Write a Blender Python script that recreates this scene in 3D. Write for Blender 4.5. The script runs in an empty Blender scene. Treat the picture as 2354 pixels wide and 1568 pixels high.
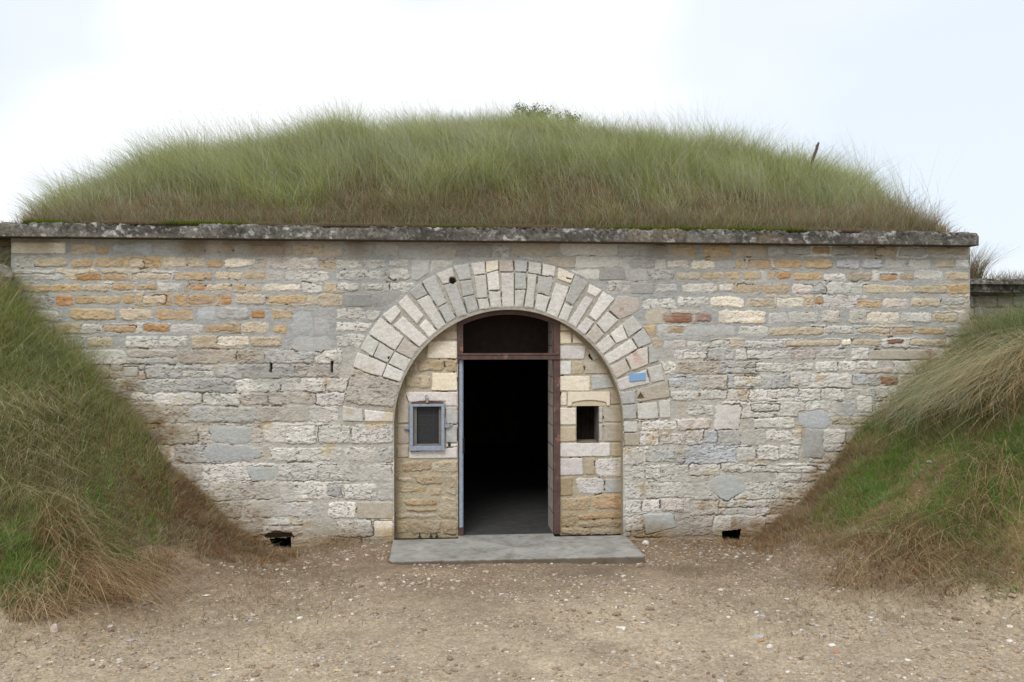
import bpy, math, random
import numpy as np
from mathutils import Vector, Matrix
rng = np.random.default_rng(7)
random.seed(7)
S = bpy.context.scene
COL = S.collection

# ------------------------------------------------------------------ camera
F, CX, HY, YAW, DW, EYE = 2026.0, 1176.5, 772.0, math.radians(5.0), 10.5, 2.38
cd = bpy.data.cameras.new("camera"); cam = bpy.data.objects.new("camera", cd); COL.objects.link(cam)
cd.sensor_width = 36; cd.lens = 36 * F / 2353.0
cd.shift_y = -(784.0 - HY) / 2353.0
cd.clip_start = 0.05; cd.clip_end = 3000
cam.location = (0, -DW, EYE); cam.rotation_euler = (math.pi / 2, 0, -YAW)
S.camera = cam

# ------------------------------------------------------------------ sky and sun
SUN_EL, SUN_AZ = math.radians(48), math.radians(200)      # azimuth clockwise from +Y
w = bpy.data.worlds.new("World"); S.world = w; w.use_nodes = True
nt = w.node_tree; nt.nodes.clear()
def N(t, k, **kw):
    n = t.nodes.new(k)
    for a, b in kw.items(): setattr(n, a, b)
    return n
out = N(nt, "ShaderNodeOutputWorld"); bg = N(nt, "ShaderNodeBackground"); bg2 = N(nt, "ShaderNodeBackground")
sky = N(nt, "ShaderNodeTexSky", sky_type='NISHITA', sun_disc=False, sun_elevation=SUN_EL, sun_rotation=SUN_AZ)
bg.inputs[1].default_value = 0.10; nt.links.new(sky.outputs[0], bg.inputs[0])
tc = N(nt, "ShaderNodeTexCoord"); mp = N(nt, "ShaderNodeMapping"); mp.inputs[3].default_value = (2.2, 2.2, 4.2); mp.inputs[1].default_value = (0.3, 0.1, 0.55)
no = N(nt, "ShaderNodeTexNoise"); no.inputs['Scale'].default_value = 1.0; no.inputs['Detail'].default_value = 3.5; no.inputs['Roughness'].default_value = .45
cr = N(nt, "ShaderNodeValToRGB")
cr.color_ramp.elements[0].position = .38; cr.color_ramp.elements[0].color = (.68, .74, .82, 1)
cr.color_ramp.elements[1].position = .64; cr.color_ramp.elements[1].color = (.955, .975, 1, 1)
e = cr.color_ramp.elements.new(.50); e.color = (.75, .79, .84, 1)
nt.links.new(tc.outputs['Generated'], mp.inputs[0]); nt.links.new(mp.outputs[0], no.inputs[0]); nt.links.new(no.outputs[0], cr.inputs[0])
nt.links.new(cr.outputs[0], bg2.inputs[0]); bg2.inputs[1].default_value = 0.98
mx = N(nt, "ShaderNodeMixShader"); mx.inputs[0].default_value = .90
nt.links.new(bg.outputs[0], mx.inputs[1]); nt.links.new(bg2.outputs[0], mx.inputs[2]); nt.links.new(mx.outputs[0], out.inputs[0])
sd = bpy.data.lights.new("sun", 'SUN'); sun = bpy.data.objects.new("sun", sd); COL.objects.link(sun)
sd.energy = 1.5; sd.angle = math.radians(25); sd.color = (1, .995, .985)
dirv = Vector((math.sin(SUN_AZ) * math.cos(SUN_EL), math.cos(SUN_AZ) * math.cos(SUN_EL), math.sin(SUN_EL)))
sun.rotation_euler = dirv.to_track_quat('Z', 'Y').to_euler()
S.view_settings.view_transform = 'Standard'; S.view_settings.look = 'None'
S.view_settings.exposure = 0.42; S.view_settings.gamma = 1.0
S.cycles.max_bounces = 6; S.cycles.diffuse_bounces = 4; S.cycles.use_denoising = True

# ------------------------------------------------------------------ helpers: photo pixel (2353 wide) -> plane y=d
def ray(px, py):
    l = (np.asarray(px, float) - CX) / F; u = (HY - np.asarray(py, float)) / F
    return math.sin(YAW) + l * math.cos(YAW), math.cos(YAW) - l * math.sin(YAW), u
def M(px, py, d=0.0):
    rx, ry, ru = ray(px, py); t = (DW + d) / ry
    return t * rx, EYE + t * ru
def G(px, py, z=-.1):
    rx, ry, ru = ray(px, py); t = (z - EYE) / ru
    return float(t * rx), float(t * ry - DW)
CROPS = dict(A=(1050, 780, 3.135), B=(1400, 780, 5.2275), C=(1700, 780, 3.0156), D=(1220, 1000, 2.2417), E=(1700, 1000, 2.177),
             L=(0, 680, 1.8984), R=(1960, 680, 1.8984), Q=(0, 1150, 1.5968), T=(1960, 1150, 1.5968), P=(0, 0, .7355))
def C2P(c, x, y):
    x0, y0, s = CROPS[c]
    return (x0 + np.asarray(x, float) / s) / 1.36, (y0 + np.asarray(y, float) / s) / 1.36
def CM(c, x, y, d=0.0):
    return M(*C2P(c, x, y), d)

TAB = rng.random((512, 512))
def vn(x, y):
    xi = np.floor(x).astype(np.int64); yi = np.floor(y).astype(np.int64)
    fx = x - xi; fy = y - yi; fx = fx * fx * (3 - 2 * fx); fy = fy * fy * (3 - 2 * fy)
    a = TAB[xi % 512, yi % 512]; b = TAB[(xi + 1) % 512, yi % 512]; c = TAB[xi % 512, (yi + 1) % 512]; d = TAB[(xi + 1) % 512, (yi + 1) % 512]
    return (a + (b - a) * fx) * (1 - fy) + (c + (d - c) * fx) * fy
def fbm(x, y, o=4, r=.5):
    s = 0; a = 1; t = 0
    for i in range(o):
        s = s + a * vn(x * 2 ** i + 17.3 * i, y * 2 ** i + 5.1 * i); t += a; a *= r
    return s / t * 2 - 1
def sstep(a, b, x):
    t = np.clip((x - a) / (b - a), 0, 1); return t * t * (3 - 2 * t)
def lin(c):
    c = np.asarray(c, float) / 255; return np.where(c <= .04045, c / 12.92, ((c + .055) / 1.055) ** 2.4)

def mesh_np(name, V, Fq, mat, parent=None, col=None, smooth=True):
    """V (n,3); Fq (m,4) or (m,3) index array -> one mesh object"""
    me = bpy.data.meshes.new(name); V = np.ascontiguousarray(V, np.float32); Fq = np.ascontiguousarray(Fq, np.int32)
    k = Fq.shape[1]; m = len(Fq)
    me.vertices.add(len(V)); me.vertices.foreach_set('co', V.ravel())
    me.loops.add(m * k); me.loops.foreach_set('vertex_index', Fq.ravel())
    me.polygons.add(m); me.polygons.foreach_set('loop_start', np.arange(0, m * k, k, dtype=np.int32))
    me.polygons.foreach_set('use_smooth', np.full(m, smooth))
    me.update(calc_edges=True)
    if col is not None:
        a = me.color_attributes.new('Col', 'FLOAT_COLOR', 'POINT')
        c4 = np.ones((len(V), 4), np.float32); c4[:, :3] = col; a.data.foreach_set('color', c4.ravel())
    o = bpy.data.objects.new(name, me); COL.objects.link(o)
    if mat: me.materials.append(mat)
    if parent: o.parent = parent
    return o
def tag(o, label=None, cat=None, group=None, kind=None):
    for k, v in (('label', label), ('category', cat), ('group', group), ('kind', kind)):
        if v: o[k] = v
    return o
def empty(name, loc=(0, 0, 0), label=None, cat=None, group=None):
    o = bpy.data.objects.new(name, None); COL.objects.link(o); o.location = loc
    o.empty_display_size = .1
    return tag(o, label, cat, group)

class MB:
    """collects boxes, tubes and prisms, builds ONE mesh"""
    def __init__(s): s.v = []; s.f = []
    def add(s, vs, fs):
        n = len(s.v); s.v += [tuple(map(float, v)) for v in vs]; s.f += [tuple(i + n for i in f) for f in fs]; return s
    def box(s, x0, x1, y0, y1, z0, z1):
        return s.add([(x, y, z) for x in (x0, x1) for y in (y0, y1) for z in (z0, z1)],
                     [(0, 1, 3, 2), (4, 6, 7, 5), (0, 4, 5, 1), (2, 3, 7, 6), (0, 2, 6, 4), (1, 5, 7, 3)])
    def prism(s, pts, y0, y1):       # polygon in X,Z extruded along y
        n = len(pts)
        return s.add([(p[0], y0, p[1]) for p in pts] + [(p[0], y1, p[1]) for p in pts],
                     [tuple(range(n)), tuple(range(2 * n - 1, n - 1, -1))] + [(i, (i + n), (i + 1) % n + n, (i + 1) % n) for i in range(n)])
    def tube(s, pts, rad, k=6):
        pts = [Vector(p) for p in pts]; rad = rad if hasattr(rad, '__len__') else [rad] * len(pts)
        vs = []; up = Vector((.3, .2, 1)).normalized()
        for i, p in enumerate(pts):
            t = (pts[min(i + 1, len(pts) - 1)] - pts[max(i - 1, 0)]).normalized()
            a = t.cross(up); a = a.normalized() if a.length > 1e-3 else Vector((1, 0, 0)); b = t.cross(a)
            for j in range(k):
                q = 2 * math.pi * j / k; vs.append(p + (a * math.cos(q) + b * math.sin(q)) * rad[i])
        fs = [(i * k + j, i * k + (j + 1) % k, (i + 1) * k + (j + 1) % k, (i + 1) * k + j) for i in range(len(pts) - 1) for j in range(k)]
        fs += [tuple(range(k))[::-1], tuple(range((len(pts) - 1) * k, len(pts) * k))]
        return s.add(vs, fs)
    def build(s, name, mat, parent=None, bevel=0, smooth=False):
        me = bpy.data.meshes.new(name); me.from_pydata(s.v, [], s.f); me.update()
        o = bpy.data.objects.new(name, me); COL.objects.link(o); me.materials.append(mat)
        if smooth:
            for p in me.polygons: p.use_smooth = True
        if bevel:
            b = o.modifiers.new('bevel', 'BEVEL'); b.width = bevel; b.segments = 2; b.limit_method = 'ANGLE'
        if parent: o.parent = parent
        return o

# ------------------------------------------------------------------ materials
def base_mat(name, rough=.9, spec=.25):
    m = bpy.data.materials.new(name); m.use_nodes = True; t = m.node_tree; p = t.nodes['Principled BSDF']
    p.inputs['Roughness'].default_value = rough; p.inputs['Specular IOR Level'].default_value = spec
    return m, t, p
def noise(t, scale, detail=5, vec=None, rough=.6):
    n = N(t, "ShaderNodeTexNoise"); n.inputs['Scale'].default_value = scale; n.inputs['Detail'].default_value = detail; n.inputs['Roughness'].default_value = rough
    if vec: t.links.new(vec, n.inputs[0])
    return n
def ramp(t, src, stops):
    r = N(t, "ShaderNodeValToRGB"); t.links.new(src, r.inputs[0]); el = r.color_ramp.elements
    el[0].position, el[0].color = stops[0][0], (*stops[0][1], 1); el[1].position, el[1].color = stops[-1][0], (*stops[-1][1], 1)
    for p, c in stops[1:-1]:
        x = el.new(p); x.color = (*c, 1)
    return r
def mul(t, a, b, fac=1.0, mode='MULTIPLY'):
    m = N(t, "ShaderNodeMix", data_type='RGBA', blend_type=mode); m.inputs[0].default_value = fac
    t.links.new(a, m.inputs[6]); t.links.new(b, m.inputs[7]); return m.outputs[2]
def bump(t, p, src, strength=.4, dist=.01, prev=None):
    b = N(t, "ShaderNodeBump"); b.inputs['Strength'].default_value = strength; b.inputs['Distance'].default_value = dist
    t.links.new(src, b.inputs['Height'])
    if prev: t.links.new(prev, b.inputs['Normal'])
    t.links.new(b.outputs[0], p.inputs['Normal']); return b.outputs[0]
def attr_mat(name, v0=.75, v1=1.2, s1=60, s2=14, bs=.5, bd=.006, rough=.92, pits=0, stretch=(1, 1, 1)):
    m, t, p = base_mat(name, rough, .15)
    a = N(t, "ShaderNodeAttribute", attribute_name='Col'); g = N(t, "ShaderNodeTexCoord")
    mpp = N(t, "ShaderNodeMapping"); mpp.inputs[3].default_value = stretch; t.links.new(g.outputs['Object'], mpp.inputs[0]); gv = mpp.outputs[0]
    n1 = noise(t, s1, 6, gv, .7); r1 = ramp(t, n1.outputs[0], [(.28, (v0,) * 3), (.72, (v1,) * 3)])
    n2 = noise(t, s2, 5, gv, .65); r2 = ramp(t, n2.outputs[0], [(.3, (v0 * 1.1, v0 * 1.1, v0 * 1.08)), (.7, (v1 * .95,) * 3)])
    c = mul(t, mul(t, a.outputs[0], r1.outputs[0]), r2.outputs[0])
    if pits:
        n3 = noise(t, s1 * .8, 4, gv, .8); r3 = ramp(t, n3.outputs[0], [(.30, (.35, .32, .28)), (.40, (1, 1, 1))])
        c = mul(t, c, r3.outputs[0], pits)
    t.links.new(c, p.inputs[0]); bump(t, p, n1.outputs[0], bs, bd)
    return m
M_STONE = attr_mat('weathered_stone', .76, 1.22, 75, 20, .7, .009, pits=.65, stretch=(.7, 1, 1.5))
M_COPE = attr_mat('lichened_concrete', .5, 1.5, 60, 22, 1.0, .016, pits=.9)
M_PLAIN = attr_mat('plain_attr', .9, 1.1, 40, 8, .2, .003)
def flat_mat(name, rgb, rough=.6, spec=.3, var=.25, scale=25, bs=.2, bd=.003, rust=None, metal=0, rs=9, rt=.6):
    m, t, p = base_mat(name, rough, spec); p.inputs['Metallic'].default_value = metal
    g = N(t, "ShaderNodeTexCoord"); n1 = noise(t, scale, 6, g.outputs['Object'], .65); c0 = lin(rgb)
    r = ramp(t, n1.outputs[0], [(.3, tuple(c0 * (1 - var))), (.7, tuple(np.minimum(1, c0 * (1 + var))))]); c = r.outputs[0]
    if rust:
        n2 = noise(t, rs, 8, g.outputs['Object'], .75); k = ramp(t, n2.outputs[0], [(rt - .03, (0, 0, 0)), (rt + .03, (1, 1, 1))])
        q = N(t, "ShaderNodeMix", data_type='RGBA'); t.links.new(k.outputs[0], q.inputs[0]); t.links.new(c, q.inputs[6]); q.inputs[7].default_value = (*lin(rust), 1); c = q.outputs[2]
    t.links.new(c, p.inputs[0]); bump(t, p, n1.outputs[0], bs, bd); return m
M_BROWN = flat_mat('brown_painted_steel', (84, 63, 58), .6, .35, .38, 9, .35, .003, rust=(134, 96, 80), rs=7, rt=.60)
M_BLUE = flat_mat('blue_grey_paint', (140, 150, 163), .6, .35, .2, 22, .25, .002, rust=(105, 95, 88), rs=26, rt=.66)
M_DARK = flat_mat('dark_iron', (48, 44, 42), .7, .3, .3, 40)
M_GALV = flat_mat('galvanised_metal', (150, 152, 158), .45, .5, .3, 60, metal=.4)
M_BRASS = flat_mat('brass', (180, 160, 120), .45, .5, .1, 60, metal=.5)
M_PANEL = flat_mat('dim_vault_brown', (44, 36, 31), .8, .1, .25, 12)
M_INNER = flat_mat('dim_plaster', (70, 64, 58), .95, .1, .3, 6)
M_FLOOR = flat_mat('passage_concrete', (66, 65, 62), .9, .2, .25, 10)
M_BLUEP = flat_mat('blue_plate_paint', (124, 160, 194), .55, .3, .1, 60, rust=(195, 210, 225), rs=45, rt=.68)
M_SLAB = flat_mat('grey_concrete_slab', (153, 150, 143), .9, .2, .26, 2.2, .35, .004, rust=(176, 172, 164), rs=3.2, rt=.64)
def slab_stains_and_sides():
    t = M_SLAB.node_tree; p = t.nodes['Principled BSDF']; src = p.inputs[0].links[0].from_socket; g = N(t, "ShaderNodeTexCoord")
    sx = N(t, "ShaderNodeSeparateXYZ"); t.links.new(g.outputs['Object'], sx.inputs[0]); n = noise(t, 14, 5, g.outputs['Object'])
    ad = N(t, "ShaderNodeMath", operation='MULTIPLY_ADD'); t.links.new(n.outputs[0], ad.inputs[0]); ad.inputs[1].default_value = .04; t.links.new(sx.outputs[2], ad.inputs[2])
    r = ramp(t, ad.outputs[0], [(-.0, (.42, .36, .29)), (.018, (1, 1, 1))])  # slab sides darker and browner below the top edge
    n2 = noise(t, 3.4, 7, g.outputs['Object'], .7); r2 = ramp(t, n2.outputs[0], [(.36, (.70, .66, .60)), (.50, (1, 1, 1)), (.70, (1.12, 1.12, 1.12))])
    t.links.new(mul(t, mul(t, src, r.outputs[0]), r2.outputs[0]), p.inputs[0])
slab_stains_and_sides()
M_MESH = flat_mat('dusty_window_mesh', (70, 70, 72), .6, .3, .25, 30)
M_BLACK = flat_mat('dark_niche', (36, 32, 29), .95, .05, .3, 14)
def grass_mat(name):
    m, t, p = base_mat(name, .75, .12); a = N(t, "ShaderNodeAttribute", attribute_name='Col'); t.links.new(a.outputs[0], p.inputs[0])
    tr = N(t, "ShaderNodeBsdfTranslucent"); t.links.new(a.outputs[0], tr.inputs[0]); mm = N(t, "ShaderNodeMixShader"); mm.inputs[0].default_value = .5
    t.links.new(p.outputs[0], mm.inputs[1]); t.links.new(tr.outputs[0], mm.inputs[2]); t.links.new(mm.outputs[0], t.nodes['Material Output'].inputs[0])
    return m
M_GRASS = grass_mat('grass_blade')

# ------------------------------------------------------------------ arch geometry in metres
ACX, AR, ARO = .894, 1.374, 1.972
ASZ = float(M(1170, 712)[1]) - AR
# ------------------------------------------------------------------ masonry rasteriser
PAL = dict(w=(216, 211, 203), v=(200, 196, 188), g=(178, 176, 171), G=(160, 157, 152), c=(226, 215, 196), t=(192, 177, 154), o=(186, 162, 126),
           O=(178, 138, 96), R=(146, 106, 86), b=(184, 186, 188), B=(172, 153, 124), P=(203, 194, 184), u=(206, 200, 194), y=(222, 209, 184),
           n=(186, 177, 166), m=(184, 170, 146), d=(176, 166, 151), s=(178, 179, 176), h=(178, 151, 118), k=(170, 157, 137))
KALB = 1.0
def chaikin(p, q=.2, it=1):
    for _ in range(it):
        a = p; b = np.roll(p, -1, 0); p = np.stack([a * (1 - q) + b * q, a * q + b * (1 - q)], 1).reshape(-1, 2)
    return p
def sdf(P, X, Z):
    inside = np.zeros(X.shape, bool); dm = np.full(X.shape, 1e9)
    n = len(P)
    for i in range(n):
        x0, z0 = P[i]; x1, z1 = P[(i + 1) % n]; ex, ez = x1 - x0, z1 - z0; L = ex * ex + ez * ez + 1e-12
        wx, wz = X - x0, Z - z0; t = np.clip((wx * ex + wz * ez) / L, 0, 1)
        dm = np.minimum(dm, (wx - t * ex) ** 2 + (wz - t * ez) ** 2)
        c = ((z0 > Z) != (z1 > Z)) & (X < ex * (Z - z0) / (ez + (1e-12 if ez >= 0 else -1e-12)) + x0); inside ^= c
    d = np.sqrt(dm); return np.where(inside, d, -d)
class Field:
    """a face of masonry: height (outward) and colour over a grid of X and Z"""
    def __init__(s, xs, zs):
        s.xs, s.zs = xs, zs; s.X, s.Z = np.meshgrid(xs, zs, indexing='ij'); sh = s.X.shape
        s.mask = None; s.chk = False; s.smear = 0.0; s.D = np.full(sh, -1.0); s.I = np.full(sh, -1, np.int32); s.st = []
        X, Z = s.X, s.Z
        s.wx1 = fbm(X * 7, Z * 7, 3); s.wz1 = fbm(X * 7 + 50, Z * 7 + 9, 3); s.wx2 = fbm(X * 34 + 4, Z * 34, 2); s.wz2 = fbm(X * 34 + 90, Z * 34 + 31, 2)
    def paint(s, P, col, typ, gap, clear=0.0, rnd=None, it=1):
        P = np.asarray(P, float).reshape(-1, 2)
        q, wa, wb = dict(d=(.05, .004, .002), r=(.12, .018, .011), e=(.08, .020, .012), s=(.12, .035, .012))[typ]
        P = chaikin(P, q, 1)
        mg = .05; i0, i1 = np.searchsorted(s.xs, [P[:, 0].min() - mg, P[:, 0].max() + mg]); j0, j1 = np.searchsorted(s.zs, [P[:, 1].min() - mg, P[:, 1].max() + mg])
        if i1 <= i0 or j1 <= j0: return
        sl = (slice(i0, i1), slice(j0, j1))
        if s.mask is not None and s.chk:
            xa, xb = P[:, 0].min(), P[:, 0].max(); za, zb = P[:, 1].min(), P[:, 1].max(); a_, b_ = np.searchsorted(s.xs, [xa, xb]); c_, d_ = np.searchsorted(s.zs, [za, zb])
            if s.mask[a_:b_, c_:d_].size and s.mask[a_:b_, c_:d_].mean() > .50: return
        d = sdf(P, s.X[sl] + s.wx1[sl] * wa + s.wx2[sl] * wb, s.Z[sl] + s.wz1[sl] * wa * .8 + s.wz2[sl] * wb) - gap
        I = s.I[sl]; D = s.D[sl]
        if clear: 
            k = d > -clear; I[k] = -1; D[k] = -1
        k = d > 0; I[k] = len(s.st); D[k] = d[k]
        c = lin(PAL[col] if isinstance(col, str) else col) * KALB
        s.st.append((c * (1 + rng.normal(0, .045)) * (1 + rng.normal(0, .006, 3)), 'dres'.index(typ), rng.normal(0, 1)))
    def traced(s, txt, typ, d=0.0, gap=.003, clear=.010):
        for ln in txt.strip().split(';'):
            tk = ln.split()
            if not tk: continue
            cr_, ck = tk[0][0], tk[0][1]; ty = tk[0][2] if len(tk[0]) > 2 else typ
            v = list(map(float, tk[1:]))
            if len(v) == 4: a, b, c_, e_ = v; v = [a, b, c_, b, c_, e_, a, e_]
            v = np.array(v).reshape(-1, 2); x, z = CM(cr_, v[:, 0], v[:, 1], d)
            s.paint(np.stack([x, z], 1), ck, ty, gap, clear)
    def finish(s, mortar, mdepth):
        X, Z = s.X, s.Z
        n = len(s.st); bc = np.array([q[0] for q in s.st]); ty = np.array([q[1] for q in s.st]); rv = np.array([q[2] for q in s.st])
        I = np.maximum(s.I, 0); on = s.I >= 0; D = np.maximum(s.D, 0)
        T = ty[I]; R = rv[I]
        big = fbm(X * 3 + R * 7, Z * 5, 4); lay = fbm(X * 13 + R * 31, Z * 27 + R * 11, 5, .6); fine = fbm(X * 45, Z * 60, 3); rid = 1 - np.abs(fbm(X * 6 + R * 3, Z * 17, 4)) * 2.2
        w_ = np.choose(T, [.007, .018, .018, .05]); ed = sstep(0, 1, D / w_)
        am = np.choose(T, [.007, .008, .007, .003]); ro = np.choose(T, [.0012, .009, .009, .002]); of = np.choose(T, [.0015, .003, .003, .0005])
        h = am * ed + of * R + ro * (lay * .6 + .7 * fbm(X * 24 + R, Z * 28, 4, .65) + .35 * fine) * (.4 + .6 * ed) + ro * .5 * big
        h = h - mdepth * 0
        pitn = fbm(X * 30 + R, Z * 42, 4, .65); crev = np.where(T == 2, np.maximum(sstep(.22, .5, pitn), sstep(.86, 1.0, rid) * .7), 0) * .012 + np.where(T == 1, np.maximum(sstep(.3, .6, pitn), sstep(.9, 1, rid) * .6), 0) * .009
        h -= crev
        mh = -mdepth + .004 * lay + .003 * fine
        H = np.where(on, h, mh)
        c = bc[I].copy()
        tone = 1 + np.choose(T, [.04, .10, .12, .04]) * big + np.choose(T, [.03, .10, .12, .03]) * lay + .05 * fine
        c *= tone[..., None]
        # warm / white patches in the rough stones
        warm = sstep(.1, .6, fbm(X * 5 + 40, Z * 9 + R, 4))[..., None] * np.choose(T, [.05, .28, .22, .03])[..., None]
        c = c * (1 - warm) + c * np.array([1.03, .96, .85]) * warm
        pale = sstep(.0, .55, fbm(X * 4.5 + R * 5, Z * 8 + 80, 4))[..., None] * np.choose(T, [0, .6, .15, 0])[..., None]
        c = c * (1 - pale) + (c * .35 + lin((190, 180, 164)) * .65) * pale
        deepc = sstep(.15, .6, fbm(X * 8 + R * 3, Z * 15 + 8, 4))[..., None] * np.choose(T, [0, .5, .1, 0])[..., None]
        c = c * (1 - deepc * np.array([.10, .22, .34]))
        crust = sstep(.15, .5, fbm(X * 11 + 9, Z * 20 + 3, 4))[..., None] * np.choose(T, [0, .25, .5, 0])[..., None]
        c = c * (1 - crust) + (c * .45 + lin((214, 212, 208)) * .55) * crust
        dirt = (crev / .012)[..., None] * .6 + np.where(T[..., None] == 2, sstep(.15, .7, -lay)[..., None] * .25, 0)
        c = c * (1 - dirt) + lin((112, 102, 88)) * dirt
        c = np.where(on[..., None], c, mortar * (1 + .12 * lay + .08 * fine + .08 * big)[..., None])
        sm = s.smear * sstep(.02, .42, fbm(X * 2.1 + 60, Z * 3.4 + 14, 5, .58)) * (T != 0) * on
        H = H * (1 - .6 * sm) - .002 * sm; c = c * (1 - .62 * sm[..., None]) + (mortar * (1 + .14 * lay + .12 * fbm(X * 20, Z * 20, 3))[..., None]) * .62 * sm[..., None]
        s.H, s.C = H, np.clip(c, .003, .9)
    def sample(s, x, z):
        i = np.clip(np.searchsorted(s.xs, x) - 1, 0, len(s.xs) - 2); j = np.clip(np.searchsorted(s.zs, z) - 1, 0, len(s.zs) - 2)
        u = np.clip((x - s.xs[i]) / (s.xs[i + 1] - s.xs[i]), 0, 1); v = np.clip((z - s.zs[j]) / (s.zs[j + 1] - s.zs[j]), 0, 1)
        f = lambda A, u, v: A[i, j] * (1 - u) * (1 - v) + A[i + 1, j] * u * (1 - v) + A[i, j + 1] * (1 - u) * v + A[i + 1, j + 1] * u * v
        return f(s.H, u, v), f(s.C, u[:, None], v[:, None])
    def mesh(s, keep, y):
        """verts/faces of the grid where the face-centre mask keep() holds"""
        nx, nz = s.X.shape; idx = np.arange(nx * nz).reshape(nx, nz)
        q = np.stack([idx[:-1, :-1], idx[1:, :-1], idx[1:, 1:], idx[:-1, 1:]], -1)
        xc = (s.xs[:-1] + s.xs[1:])[:, None] / 2; zc = (s.zs[:-1] + s.zs[1:])[None] / 2
        q = q[keep(xc + 0 * zc, zc + 0 * xc)]
        V = np.stack([s.X, y - s.H, s.Z], -1).reshape(-1, 3); C = s.C.reshape(-1, 3)
        u, inv = np.unique(q, return_inverse=True)
        return V[u], inv.reshape(-1, 4), C[u]
def inarch(x, z, off=0.0):
    r = AR + off; return np.where(z > ASZ, (x - ACX) ** 2 + (z - ASZ) ** 2 < r * r, np.abs(x - ACX) < r)

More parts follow.
